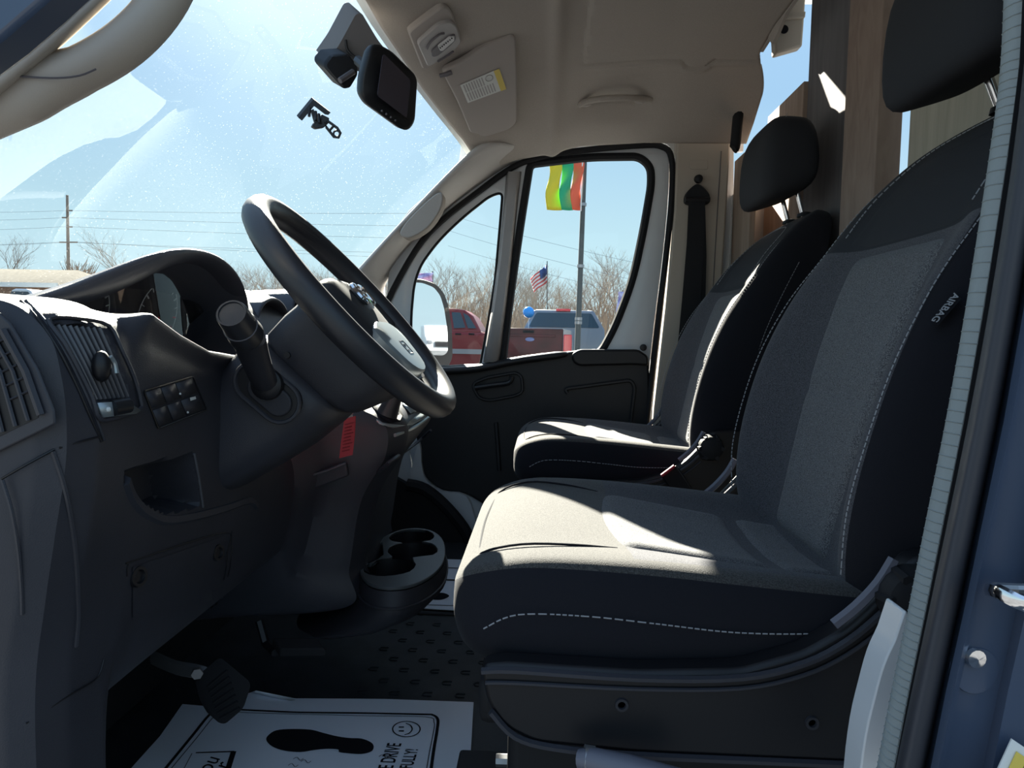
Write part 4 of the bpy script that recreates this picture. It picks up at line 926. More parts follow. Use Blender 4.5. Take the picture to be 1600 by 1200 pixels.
    m = dashes([Y((x, -.262+d, z)) for x, d, z in ((.45, 0, .62), (.475, .004, .70), (.51, .012, .78), (.55, .022, .86))], .0007); obj('seam', m, M['stitch'], bk)
    # headrest and its posts
    hr = []
    for z, xa, xb, hw in ((1.036, .545, .60, .07), (1.039, .522, .628, .115), (1.055, .508, .645, .136), (1.09, .502, .650, .143), (1.15, .504, .648, .141), (1.19, .513, .642, .133), (1.218, .527, .632, .117), (1.232, .545, .62, .088), (1.236, .565, .605, .055)):
        o = []
        for k in range(20):
            t = 2*math.pi*k/20; c_, s_ = math.cos(t), math.sin(t); e = 2/4.6
            xx = (xa+xb)/2-(xb-xa)/2*abs(c_)**e*(1 if c_ > 0 else -1)
            o.append(Y((xx+hx, hw*abs(s_)**e*(1 if s_ > 0 else -1), z+hz+(xx-.575)*.32*(1 if z < 1.15 else .0)-(0 if z < 1.15 else (xx-.575)*.05))))
        hr.append(o)
    mb = MB(); mb.loft(hr, True); hd = obj('headrest', mb, M['smoothblk'], root, subsurf=1)
    for s in (-1, 1):
        obj('seam', dashes([Y((x+hx, s*y, z+hz)) for x, y, z in ((.545, .112, 1.045), (.540, .124, 1.09), (.542, .122, 1.15), (.552, .112, 1.20), (.565, .098, 1.235))], .0008), M['stitch'], hd)
        m = MB(); m.tube([Y((.622, s*.055, .975)), Y((.598+hx*.8, s*.055, 1.09))], .0062, 10); lab(obj('headrest_post', m, M['chrome'], root), 'chrome headrest post')
        m = MB(); m.lathe(Y((.620, s*.055, .992)), (-.1, 0, 1), [(0, 0), (.019, 0), (.017, .008), (.007, .012), (0, .012)], 14); obj('post_collar', m, M['black'], root)
    # side trims and pedestal
    for s in (-1, 1):
        yo = s*.283
        sh = [(-.056, .345), (-.03, .349), (.10, .346), (.20, .352), (.26, .372), (.30, .398), (.335, .436), (.36, .47), (.42, .475), (.47, .43), (.48, .30), (.46, .262), (.32, .262), (.10, .262), (.0, .268), (-.03, .282), (-.048, .305)]
        m = MB(); m.prism(round_poly([Y((x, yo, z)) for x, z in sh], .012), (0, -s*.03, 0)); tr = obj('side_trim', m, M['black'], root, bevel=.005)
        m = MB(); m.tube(smooth_path([Y((x, yo+s*.002, z)) for x, z in ((-.054, .341), (-.02, .343), (.10, .340), (.20, .345), (.26, .362), (.30, .386), (.332, .416))], 4), .0035, 6, ry=.005); obj('trim_lip', m, M['dash'], tr)
        m = MB(); m.tube(smooth_path([Y((x, yo+s*.002, z)) for x, z in ((-.05, .329), (-.02, .330), (.10, .329), (.20, .334), (.26, .350), (.30, .372), (.334, .400))], 4), .0022, 6); obj('trim_lip', m, M['dash'], tr)
        m = MB(); m.tube(smooth_path([Y((x, yo+s*.002, z)) for x, z in ((-.044, .300), (-.02, .276), (.02, .266), (.10, .262), (.25, .262), (.46, .262))], 4), .0035, 6, ry=.005); obj('trim_lip', m, M['dash'], tr)
        m = MB(); m.tube(smooth_path([Y((x, yo+s*.004, z)) for x, z in ((.285, .402), (.305, .420), (.325, .444), (.338, .468))], 3), .006, 6, ry=.005); lab(obj('recliner_trim', m, M['levergrey'], tr), 'pale grey recliner cover edge')
        for x, z in ((.085, .312), (.27, .302)):
            m = MB(); m.lathe(Y((x, yo, z)), (0, s, 0), [(.007, 0), (.0065, .003), (.004, .003), (.0035, .0), (0, .0)], 14); obj('screw_cap', m, M['dash2'], tr)
    m = MB(); m.lathe(Y((.352, -.286, .434)), (0, -1, 0), [(0, 0), (.03, 0), (.03, .008), (.026, .022), (.018, .026), (0, .026)], 18); kn = obj('recline_knob', m, M['soft'], root)
    for k in range(6):
        a = k*math.pi/3; m = MB(); m.tube([Y((.352+.028*math.cos(a), -.290, .434+.028*math.sin(a))), Y((.352+.024*math.cos(a), -.311, .434+.024*math.sin(a)))], .005, 6); obj('knob_grip', m, M['soft'], kn)
    m = MB(); m.box(Y((.20, 0, .155)), (.46, .42, .31)); obj('pedestal', m, M['soft'], root, bevel=.012)
    m = MB(); m.box(Y((.19, 0, .29)), (.50, .50, .05)); obj('seat_pan', m, M['soft'], root, bevel=.01)
    return root, bk, Y
drv, dbk, Yd = build_seat(.98, 'driver_seat', 'nearer black and grey fabric driver seat with sunlit cushion', 0, -.032, -.024)
pas, pbk, Yp = build_seat(1.93, 'passenger_seat', 'farther black and grey fabric seat beside the passenger door', .028, -.012)
# airbag tag sewn into the driver seat's side seam
q = [at(1455, 500, .735), at(1490, 458, .735), at(1503, 466, .725), at(1466, 508, .725)]
mb = MB(); mb.prism(q, (0, .0015, 0)); tg_ = obj('airbag_tag', mb, M['ink'], drv)
c = (q[0]+q[1]+q[2]+q[3])/4
d = (q[0]-q[1]).normalized(); u = (q[2]-q[1]); u = (u-d*u.dot(d)).normalized()
mb = text_mb('AIRBAG', c, d, -u, .007, .0025, bold=.02)
if (d.cross(-u)).y > 0: mb = text_mb('AIRBAG', c, d, u, .007, .0025, bold=.02)
obj('lettering', mb, M['stitch'], tg_)
# buckle between the seats, lever under the driver seat
bk_ = thing('seat_belt_buckle', 'dark seat belt buckle with a red release between the seats', 'buckle', at(1090, 790, 1.60))
mb = MB(); mb.loft([[at(a, b, y) for a, b, y in r] for r in ([(1033, 744, 1.62), (1057, 726, 1.60), (1057, 728, 1.66), (1036, 746, 1.67)], [(1068, 795, 1.62), (1092, 778, 1.60), (1092, 778, 1.66), (1070, 795, 1.67)])], True); obj('buckle_body', mb, M['black'], bk_, bevel=.004)
mb = MB(); mb.tube([at(1034, 743, 1.61), at(1054, 728, 1.60)], .004, 6); obj('release_button', mb, M['redtag'], bk_)
lv = thing('seat_lever', 'grey tubular lever at the foot of the driver seat', 'lever', at(940, 1200, .66))
mb = MB(); mb.tube([at(905, 1186, .665), at(925, 1188, .66), at(980, 1202, .65), at(1060, 1226, .64)], [.009, .0115, .013, .014], 12); obj('lever_tube', mb, M['levergrey'], lv)
mb = MB(); mb.lathe(at(912, 1186, .664), (1, 0, -.1), [(0, 0), (.013, 0), (.013, .010), (0, .010)], 14); obj('collar', mb, M['steel'], lv)
hb = thing('floor_bracket', 'small metal bracket and shaft on the floor beside the mat', 'bracket', at(790, 1200, .85))
mb = MB(); mb.box(at(800, 1165, .85), (.006, .004, .03)); obj('bright_tab', mb, M['chrome'], hb)
mb = MB(); mb.tube([at(775, 1188, .85), at(840, 1190, .85)], .008, 8); obj('shaft', mb, M['steel'], hb)
mb = MB(); mb.box(at(790, 1215, .86), (.12, .05, .04)); obj('foot', mb, M['soft'], hb, bevel=.004)
# seat belt on the passenger pillar -----------------------------------------------------
bl = thing('seat_belt', 'black seat belt hanging from its loop on the beige pillar', 'seat belt', at(1085, 690, 2.33))
mb = MB(); mb.prism(smooth_path(ats(2.335, (1090, 287), (1100, 292), (1109, 304), (1109, 316), (1100, 320), (1080, 320), (1070, 316), (1071, 304), (1080, 293)), 3, True), (0, .02, 0)); obj('upper_loop', mb, M['black'], bl, bevel=.004)
mb = MB(); mb.tube(ats(2.33, (1071, 312), (1109, 312)), .009, 8); obj('loop_bar', mb, M['black'], bl)
mb = MB(); mb.lathe(at(1091, 280, 2.35), (0, -1, 0), [(0, 0), (.014, 0), (.012, .014), (0, .016)], 12); obj('bolt_cap', mb, M['black'], bl)
mb = MB(); mb.loft([[at(px-w_, py, y), at(px+w_, py, y), at(px+w_, py, y+.003), at(px-w_, py, y+.003)] for px, py, w_, y in ((1089, 312, 13, 2.325), (1087, 380, 14, 2.325), (1080, 470, 14.5, 2.325), (1070, 580, 15, 2.32), (1062, 690, 15, 2.30))], True); obj('webbing', mb, M['soft'], bl)
mb = MB(); mb.loft([[at(px-w_, py, y), at(px+w_, py, y), at(px+w_, py, y+.003), at(px-w_, py, y+.003)] for px, py, w_, y in ((1096, 325, 6, 2.335), (1098, 400, 6, 2.335), (1095, 480, 7, 2.335), (1085, 560, 8, 2.335))], True); obj('return_webbing', mb, M['black'], bl)

# ------------------------------------------------------------------ overhead things
def below(px, py, off=.004):
    """point where a pixel's sight line meets the headliner"""
    y = .7
    while y < 2.34:
        p = at(px, py, y)
        if -.4 < p.x < .62 and p.z > liner(p.x, p.y)-off: return at(px, py, y)
        y += .004
    return at(px, py, 2.34)
vs_ = thing('sun_visor', 'folded passenger sun visor with a warning sticker against the headliner', 'sun visor', below(760, 140))
vq = [(690, 112), (722, 98), (760, 72), (800, 55), (806, 60), (808, 120), (808, 192), (795, 203), (755, 216), (745, 209), (735, 208), (715, 160)]
vp = [below(a, b, .012) for a, b in vq]
# fit one plane so that the visor is a flat board
c = V((0, 0, 0))
for p in vp: c += p/len(vp)
A = np.array([[p.x-c.x, p.y-c.y, p.z-c.z] for p in vp]); _, _, vt_ = np.linalg.svd(A); nrm = V(vt_[2]); nrm = nrm if nrm.z < 0 else -nrm
def onplane(px, py, h=0):
    d = at(px, py, 2.0)-V(CAM); d.normalize(); t = (c+nrm*h-V(CAM)).dot(nrm)/d.dot(nrm); return V(CAM)+d*t
vpp = round_poly([onplane(a, b, .008) for a, b in vq], .02)
mb = MB(); mb.prism(vpp, -nrm*.018); obj('visor_board', mb, M['visor'], vs_, bevel=.005, segs=3)
mb = MB(); L = [onplane(a, b, .0095) for a, b in ((719, 133), (780, 107), (791, 139), (731, 161))]; mb._add(L, [(0, 1, 2, 3)]); wl2 = lab(obj('warning_sticker', mb, M['label'], vs_), 'printed warning sticker with a yellow end')
def st_(u, v, h=.0101): return lerp(lerp(L[0], L[1], u), lerp(L[3], L[2], u), v)+nrm*(h-.0095)
mb = MB(); mb._add([st_(*q_) for q_ in ((.86, .0), (1, 0), (1, 1), (.86, 1))], [(0, 1, 2, 3)]); obj('yellow_band', mb, M['yellow'], wl2)
mb = MB()
for k in range(11):
    u = .06+k*.066
    for v0, v1 in ((.06, .46), (.50, .92)):
        if k > 7 and v0 < .3: continue
        mb._add([st_(*q_) for q_ in ((u, v0), (u+.03, v0), (u+.03, v1), (u, v1))], [(0, 1, 2, 3)])
obj('print_lines', mb, M['greyplas'], wl2)
mb = MB(); mb.tube([st_(.64+.09*math.cos(t)+.06, .22+.14*math.sin(t)) for t in [2*math.pi*k/12 for k in range(12)]], .0012, 4, closed=True); obj('warning_symbol', mb, M['greyplas'], wl2)
mb = MB(); mb.tube([onplane(688, 118, .006), onplane(698, 116, .012), onplane(706, 113, .012)], .006, 8); obj('pivot_clip', mb, M['greydk'], vs_)
# overhead lamp console
lc = thing('overhead_lamp', 'grey overhead reading lamp console at the windshield header', 'lamp', below(685, 60))
lq = [(638, 52), (650, 42), (690, 12), (700, 12), (708, 22), (722, 62), (718, 72), (690, 92), (668, 108), (660, 108)]
lp = [below(a, b, .006) for a, b in lq]; c0 = c; c = V((0, 0, 0))
for p in lp: c += p/len(lp)
A = np.array([[p.x-c.x, p.y-c.y, p.z-c.z] for p in lp]); _, _, vt_ = np.linalg.svd(A); nrm0 = nrm; nrm = V(vt_[2]); nrm = nrm if nrm.z < 0 else -nrm
mb = MB(); mb.prism(round_poly([onplane(a, b, .010) for a, b in lq], .012), -nrm*.03); obj('lamp_base', mb, M['visor'], lc, bevel=.004)
mb = MB(); mb.prism(round_poly([onplane(a, b, .018) for a, b in ((652, 68), (684, 40), (704, 34), (714, 42), (721, 66), (712, 78), (676, 102), (668, 104))], .012), -nrm*.012); lb = obj('lamp_panel', mb, M['greyplas'], lc, bevel=.003)
mb = MB(); mb.prism(round_poly([onplane(a, b, .021) for a, b in ((674, 80), (700, 58), (711, 54), (713, 62), (704, 72), (684, 88), (676, 90))], .008), -nrm*.004); obj('lens_rim', mb, M['greydk'], lb, bevel=.0015)
mb = MB(); mb.prism(round_poly([onplane(a, b, .0225) for a, b in ((684, 72), (702, 58), (710, 57), (710, 64), (692, 80), (688, 80))], .004), -nrm*.003); obj('lens', mb, pbsdf('lamp_lens', (.62, .61, .60), .3), lb, bevel=.001)
for k in range(7):
    t = k/6; mb = MB(); mb.sphere(onplane(lerp(688, 706, t), lerp(75, 60, t), .0235), .0018, 6); obj('lens_slot', mb, M['ink'], lb)
mb = MB(); mb.tube(smooth_path([onplane(a, b, .019) for a, b in ((667, 76), (672, 66), (686, 54), (694, 52))], 3), .003, 6); obj('switch', mb, M['greydk'], lb)
mb = MB(); mb.tube(smooth_path([onplane(a, b, .019) for a, b in ((684, 96), (700, 86), (708, 80))], 3), .003, 6); obj('switch', mb, M['greydk'], lb)
# grab handle
gh = thing('grab_handle', 'moulded beige grab handle above the passenger door', 'handle', below(955, 158))
hp = [below(a, b, o) for a, b, o in ((905, 164, .004), (915, 159, .016), (935, 155, .026), (960, 153, .030), (985, 153, .026), (1005, 154, .016), (1018, 156, .004))]
mb = MB(); mb.tube(smooth_path(hp, 5), .0095, 10, ry=.008); obj('grip', mb, M['headliner'], gh)
for q_ in ((915, 162), (1000, 157)):
    mb = MB(); p = below(*q_, .006); mb.sphere(p, .016, 10, (1.2, .7, .6)); obj('end_cap', mb, M['visor'], gh)
# rear view mirror with a display
rm = thing('rearview_mirror', 'black rear view mirror with a dark display below the header', 'mirror', at(610, 205, 1.36))
fq = [(590, 68, 1.32), (612, 80, 1.34), (648, 116, 1.40), (652, 126, 1.41), (648, 190, 1.41), (640, 202, 1.40), (630, 204, 1.38), (572, 162, 1.32), (564, 148, 1.31), (566, 118, 1.31), (578, 74, 1.31)]
fp = [at(*q_) for q_ in fq]; off = V((-.020, .025, .012))
mb = MB(); cc_ = V((0, 0, 0))
for p in fp: cc_ += p/len(fp)
fs = round_poly(fp, .012, 3)
mb.loft([[cc_+(p-cc_)*s+off*k for p in fs] for s, k in ((.93, -.12), (1, .0), (1.0, .5), (.93, .9), (.75, 1.2))], True); obj('housing', mb, M['black'], rm, sharp=60)
sq = [(597, 84, 1.32), (640, 126, 1.385), (634, 185, 1.385), (588, 150, 1.31)]
mb = MB(); mb.prism(round_poly([at(*q_)-off*.20+V((0, -.004, 0)) for q_ in sq], .006), off*.06); obj('display', mb, M['screen'], rm)
mb = MB(); mb.tube([at(578, 110, 1.345), at(560, 95, 1.40)], .010, 8); obj('stem', mb, M['black'], rm)
for t in (.25, .4, .55, .7):
    mb = MB(); mb.sphere(at(lerp(585, 632, t), lerp(165, 198, t), lerp(1.305, 1.37, t)), .0022, 6); obj('button', mb, M['greydk'], rm)
M['sensor'] = pbsdf('sensor_cover_plastic', (.17, .16, .158), .5)
# sensor cover and camera
sc_ = thing('sensor_cover', 'grey triangular sensor cover on the windshield behind the mirror', 'cover', at(560, 60, 1.46))
mb = MB(); q1 = [(556, 22, 1.46), (565, 20, 1.46), (590, 62, 1.50), (620, 100, 1.54), (600, 122, 1.54), (560, 112, 1.52), (518, 92, 1.50), (510, 98, 1.50), (530, 70, 1.48)]
mb.prism(round_poly([at(*p) for p in q1], .01), (-.03, .02, .03)); obj('cover_shell', mb, M['sensor'], sc_, bevel=.004)
mb = MB(); mb.tube(smooth_path([at(540, 62, 1.475), at(543, 78, 1.48), at(556, 90, 1.485), at(572, 92, 1.49)], 4), .003, 6); obj('cover_joint', mb, M['black'], sc_)
dc = thing('dash_camera', 'small black camera housing under the sensor cover', 'camera', at(540, 140, 1.46))
mb = MB(); mb.prism(round_poly([at(*p) for p in ((518, 86, 1.46), (545, 84, 1.46), (560, 105, 1.48), (560, 118, 1.48), (548, 138, 1.47), (538, 140, 1.46), (508, 106, 1.45), (508, 98, 1.45))], .006), (-.03, .02, .02)); obj('camera_body', mb, M['black'], dc, bevel=.004)
mb = MB(); mb.tube([at(531, 126, 1.445), at(552, 112, 1.465)], .006, 8); obj('front_band', mb, M['greydk'], dc)
# bracket stuck to the windshield
br = thing('mount_bracket', 'small black perforated bracket stuck on the windshield glass', 'bracket', at(500, 215, 1.66))
def bq(*pts, y=1.66): return ats(y, *pts)
mb = MB(); mb.prism(bq((490, 155), (517, 176), (513, 180), (508, 179), (491, 166), (472, 189), (466, 184)), (-.008, .01, .008)); obj('base_plate', mb, M['black'], br, bevel=.001)
for a, b in (((489, 168), (478, 182)), ((498, 174), (489, 188)), ((503, 178), (494, 192))):
    mb = MB(); mb.tube([at(a[0]-5, a[1], 1.66), at(b[0]+5, b[1], 1.655)], .0035, 6); obj('rung', mb, M['black'], br)
mb = MB(); mb.prism(bq((486, 172), (490, 170), (497, 190), (492, 193)), (-.003, .004, 0)); obj('rail', mb, M['black'], br)
mb = MB(); mb.prism(bq((503, 178), (515, 184), (514, 192), (507, 199), (494, 201), (488, 197), (492, 190), (500, 190)), (-.008, .01, 0)); obj('joint', mb, M['black'], br, bevel=.002)
mb = MB(); mb.tube(bq((508, 192), (512, 189), (527, 200), (532, 208), (529, 215), (522, 214), (510, 199)), .0032, 6, closed=True); mb.tube(bq((521, 197), (514, 205)), .003, 6); obj('arm_link', mb, M['black'], br)
mb = MB(); mb.tube([at(526+5*math.cos(t), 209+5*math.sin(t), 1.66) for t in [2*math.pi*k/10 for k in range(10)]], .0024, 6, closed=True); obj('arm_eye', mb, M['black'], br)

# ------------------------------------------------------------------ paper mats
pm = thing('paper_floor_mat', 'white paper floor mat with a shoe print under the pedals', 'floor mat', atz(470, 1150, .002))
ZM = .006
o1 = [atz(285, 1100, ZM), atz(320, 1103, ZM), atz(395, 1081, ZM), atz(450, 1091, ZM), atz(600, 1092, ZM), atz(740, 1097, ZM), atz(737, 1150, ZM), atz(733, 1215, ZM), atz(722, 1330, ZM), atz(80, 1330, ZM), atz(150, 1255, ZM), atz(205, 1200, ZM), atz(250, 1150, ZM)]
o1 = [V((p.x, p.y, ZM+.05*sstep(-.45, -.75, p.x)*0)) for p in o1]
mb = MB(); mb.prism(o1, (0, 0, -.002)); obj('sheet', mb, M['paper'], pm)
mb = MB(); mb.grid([[atz(392, 1082, ZM+.001), atz(455, 1095, ZM+.001)], [atz(400, 1079, ZM+.014), atz(463, 1092, ZM+.004)]]); obj('curled_edge', mb, M['paper'], pm, solid=.0006)
def ink(name, pts, r, h=.0008, mat='ink', n=4, parent=None, closed=False):
    m = MB(); m.tube(smooth_path([atz(a, b, ZM+h) for a, b in pts], n, closed), r, 4, closed=closed, ry=.0004, up=(0, 0, 1)) if False else None
    path = smooth_path([atz(a, b, ZM+h) for a, b in pts], n, closed); L_, R_ = [], []
    for i, p in enumerate(path):
        a = path[max(i-1, 0)]; b = path[min(i+1, len(path)-1)]
        if closed: a, b = path[i-1], path[(i+1) % len(path)]
        d = (b-a).normalized(); s_ = V((-d.y, d.x, 0))*r; L_.append(p+s_); R_.append(p-s_)
    if closed: L_.append(L_[0]); R_.append(R_[0])
    m = MB(); m.grid([L_, R_]); return obj(name, m, M[mat], parent or pm)
# print: border, shoe sole, smile, lettering
ink('border', [(255, 1205), (300, 1150), (328, 1116), (345, 1108), (400, 1110), (470, 1113), (560, 1114), (660, 1116), (676, 1117), (684, 1124), (683, 1140), (678, 1170), (673, 1205)], .0026)
ink('border', [(264, 1205), (308, 1152), (334, 1120), (350, 1112), (400, 1114), (560, 1118), (664, 1120), (678, 1128), (677, 1145), (671, 1175), (666, 1205)], .0009, mat='inkgrey')
sole = smooth_path([atz(a, b, ZM+.0008) for a, b in ((416, 1156), (420, 1148), (432, 1141), (455, 1139), (485, 1140), (505, 1145), (525, 1150), (545, 1153), (565, 1154), (580, 1160), (584, 1167), (580, 1174), (565, 1178), (545, 1177), (530, 1175), (528, 1171), (510, 1170), (490, 1172), (470, 1175), (445, 1173), (425, 1166))], 4, True)
mb = MB(); mb._add(sole, [list(range(len(sole)))]); obj('shoe_print', mb, M['ink'], pm)
ink('smile_face', [(635+21.5*math.cos(2*math.pi*k/16), 1139+12*math.sin(2*math.pi*k/16)) for k in range(16)], .0011, closed=True, n=3)
ink('smile_face', [(634, 1130), (641, 1133), (644, 1139), (640, 1145), (632, 1148)], .0011)
for b in (1136, 1142): ink('smile_face', [(623, b), (631, b)], .0018)
tx, ty = V((0, 1, 0)), V((-1, 0, 0))
cD = atz(618, 1161, ZM+.0008); hD = (atz(604, 1185, ZM)-atz(629, 1185, ZM)).length
mb = text_mb('PLEASE DRIVE', cD, tx, ty, hD*.92, 0, 'RIGHT', bold=.012); mb.v = [V((p.x, cD.y+(p.y-cD.y)*.62, p.z)) for p in mb.v]; obj('lettering', mb, M['ink'], pm)
cC = atz(645, 1170, ZM+.0008); mb = text_mb('CAREFULLY!', cC, tx, ty, hD*.80, 0, 'RIGHT', bold=.012); mb.v = [V((p.x, cC.y+(p.y-cC.y)*.62, p.z)) for p in mb.v]; obj('lettering', mb, M['ink'], pm)
ink('thanks_box', [(306, 1176), (366, 1174)], .0016, n=1); ink('thanks_box', [(365, 1174), (352, 1215)], .0042, n=1); ink('thanks_box', [(300, 1177), (280, 1215)], .0007, n=1, mat='inkgrey')
cT = atz(334, 1184, ZM+.0008); mb = text_mb('Thank You', cT, tx, ty, .026, 0, 'RIGHT', bold=.004, shear=.3); obj('lettering', mb, M['ink'], pm)
cT = atz(350, 1193, ZM+.0008); mb = text_mb('for', cT, tx, ty, .026, 0, 'RIGHT', bold=.004, shear=.3); obj('lettering', mb, M['ink'], pm)
for k, (a, b) in enumerate(((458, 1186), (470, 1190), (592, 1182), (450, 1196))):
    ink('scuff', [(a, b), (a+6, b-3), (a+11, b+2), (a+16, b-1)], .0006, mat='inkgrey')
p2 = thing('paper_floor_mat', 'white paper floor mat on the far side behind the cup holder', 'floor mat', atz(700, 930, .002))
mb = MB(); mb.prism([atz(a, b, ZM) for a, b in ((640, 872), (780, 876), (790, 958), (664, 950), (630, 948))], (0, 0, -.002)); obj('sheet', mb, M['paper'], p2)
ink('border', [(640, 884), (700, 887), (780, 890)], .003, parent=p2); ink('border', [(640, 944), (700, 946), (780, 949)], .002, parent=p2, mat='inkgrey')
ink('border', [(640, 903), (700, 906), (780, 908)], .006, parent=p2)
sole = smooth_path([atz(a, b, ZM+.0008) for a, b in ((672, 930), (690, 926), (702, 931), (690, 937), (672, 936))], 4, True)
mb = MB(); mb._add(sole, [list(range(len(sole)))]); obj('shoe_print', mb, M['ink'], p2)

# ------------------------------------------------------------------ outside
GZ = -.53
mb = MB(); N_ = 24; mb.grid([[V((-160+i*320/N_, -60+j*320/N_, GZ)) for i in range(N_+1)] for j in range(N_+1)])
struct(obj('ground', mb, M['asphalt']))
def gy(px, py, Y): return at(px, py, Y)
# side mirror ---------------------------------------------------------------------------
sm = thing('side_mirror', 'black door mirror outside the passenger quarter window', 'mirror', at(675, 575, 2.62))
mq = [(640, 434), (660, 436), (680, 443), (693, 458), (700, 480), (705, 515), (706, 560), (700, 574), (640, 578)]
MN = V((1.27, -1, 0)).normalized()
def mpl(px, py, y0):
    d = at(px, py, 2.)-V(CAM); return V(CAM)+d*((at(640, 500, y0)-V(CAM)).dot(MN)/d.dot(MN))
mpts = round_poly([mpl(a, b, 2.50) for a, b in mq], .02)
cm = V((0, 0, 0))
for p in mpts: cm += p/len(mpts)
mb = MB(); mb.loft([[cm+(p-cm)*s+V((dx, dy, 0)) for p in mpts] for s, dx, dy in ((.97, .006, -.012), (1, 0, 0), (1.0, -.04, .03), (.85, -.08, .05), (.5, -.11, .06))], True); obj('housing', mb, M['soft'], sm, sharp=60)
gq = round_poly([mpl(a, b, 2.478) for a, b in ((642, 441), (660, 442), (678, 449), (688, 462), (694, 482), (699, 515), (700, 550), (692, 556), (642, 553))], .015)
mb = MB(); mb.prism(gq, (-.003, .003, 0)); lab(obj('mirror_glass', mb, M['mirror'], sm), 'silvered mirror glass')
mb = MB(); mb.tube([at(640, 572, 2.40), at(646, 572, 2.48), at(660, 572, 2.54)], .012, 8); obj('arm', mb, M['black'], sm)

# flag pole with the three striped flag -------------------------------------------------
fpz = 12.
fl = thing('flag_pole', 'grey flag pole in front of the silver pickup', 'flag pole', V((at(903, 545, fpz).x, fpz, GZ)))
top = at(915, 215, fpz); bot = at(902, 548, fpz); bot2 = bot+(bot-top)*.55; bot2.z = GZ
mb = MB(); mb.tube([top, bot, bot2], [.036, .048, .055], 10); obj('pole', mb, M['galv'], fl)
for py in (318, 414, 497, 503):
    p = lerp(top, bot, (py-215)/333.); mb = MB(); mb.lathe(p-V((0, 0, .03)), (0, 0, 1), [(.05, 0), (.058, 0), (.058, .05), (.05, .05)], 12); obj('clamp', mb, M['steel'], fl)
def flag_part(name, poly, y, mat, parent, wave=.05, freq=30):
    p = [at(a, b, y) for a, b in poly]; m = MB(); G = []
    for j in range(13):
        row = []
        for i in range(9):
            u, v = i/8, j/12; q = lerp(lerp(p[0], p[1], u), lerp(p[3], p[2], u), v); row.append(q+V((wave*.5*math.sin(v*7+u), wave*math.sin(u*freq*.1+v*6), 0)))
        G.append(row)
    m.grid(G); return obj(name, m, mat, parent, solid=.006)
F1 = thing('striped_flag', 'yellow, green and red vertically striped flag on the grey pole', 'flag', at(880, 330, fpz))
for (a, b, c, d), nm, col in (((858, 253), (876, 253), (876, 328), (853, 328)), 'yellow_stripe', (.62, .50, .03)), (((876, 253), (894, 253), (893, 328), (876, 328)), 'green_stripe', (.02, .34, .16)), (((894, 253), (911, 252), (907, 328), (893, 328)), 'red_stripe', (.72, .12, .06)):
    flag_part(nm, (a, b, c, d), fpz-.06, pbsdf(nm, col, .8), F1)
mb = MB(); mb.tube([at(910.5, 250, fpz-.05), at(907.5, 330, fpz-.05)], .012, 6); obj('hem', mb, M['label'], F1)
# country flag farther away
F2 = thing('country_flag', 'small red and white striped flag with a blue corner beyond the cars', 'flag', at(842, 455, 32))
P0, P1, P2, P3 = (854, 413), (854.5, 441), (834, 457), (828, 436)
def fp_(u, v): return at(lerp(lerp(P0[0], P3[0], u), lerp(P1[0], P2[0], u), v)+1.2*math.sin(u*7), lerp(lerp(P0[1], P3[1], u), lerp(P1[1], P2[1], u), v), 32+.25*math.sin(u*8))
flagred, flagwhite, flagblue = pbsdf('flag_red', (.62, .10, .09), .8), pbsdf('flag_white', (.78, .74, .72), .8), pbsdf('flag_blue', (.05, .09, .25), .8)
for k in range(9):
    v0, v1 = k/9, (k+1)/9; mb = MB(); mb.grid([[fp_(u/8, v) for u in range(9)] for v in (v0, v1)]); obj('stripe', mb, flagred if k % 2 == 0 else flagwhite, F2, solid=.01)
mb = MB(); mb.grid([[fp_(u/4*.42, v)+V((0, -.05, 0)) for u in range(5)] for v in (0, .55)]); obj('canton', mb, flagblue, F2, solid=.01)
mb = MB(); p_ = at(855, 408, 32.1); q_ = V((p_.x+.1, 32.1, GZ)); mb.tube([p_, q_], .02, 6); pl = obj('thin_pole', mb, M['galv']); tag(pl, 'thin pole carrying the small country flag', 'flag pole')
# balloon
bl_ = thing('balloon', 'round blue balloon on a stick above the tailgate', 'balloon', at(826, 510, 14.6))
mb = MB(); mb.sphere(at(826, 488, 14.6), .115, 20); obj('balloon_body', mb, M['balloon'], bl_)
mb = MB(); p_ = at(826, 497, 14.6); mb.tube([p_, V((p_.x, p_.y, p_.z-1.2))], .008, 5); obj('stick', mb, M['label'], bl_)
# patterned banners
banner_m = pbsdf('banner_pattern', (.60, .58, .78), .8, noise=.5, nscale=9, col2=(.28, .25, .50))
for nm, poly, y, lb in (('pennant_banner', ((966, 456), (981, 455), (977, 505), (962, 500)), 18, 'tall lilac patterned banner at the rear edge of the side window'), ('pennant_banner', ((651, 427), (676, 426), (675, 440), (652, 440)), 18, 'small lilac banner just above the side mirror')):
    B_ = thing(nm, lb, 'banner', at(poly[3][0], poly[3][1], y)); flag_part('cloth', poly, y, banner_m, B_, .03)
    mb = MB(); a = at(poly[1][0], poly[1][1]-2, y+.05); mb.tube([a, V((a.x, a.y, GZ))], .018, 6); obj('staff', mb, M['galv'], B_)

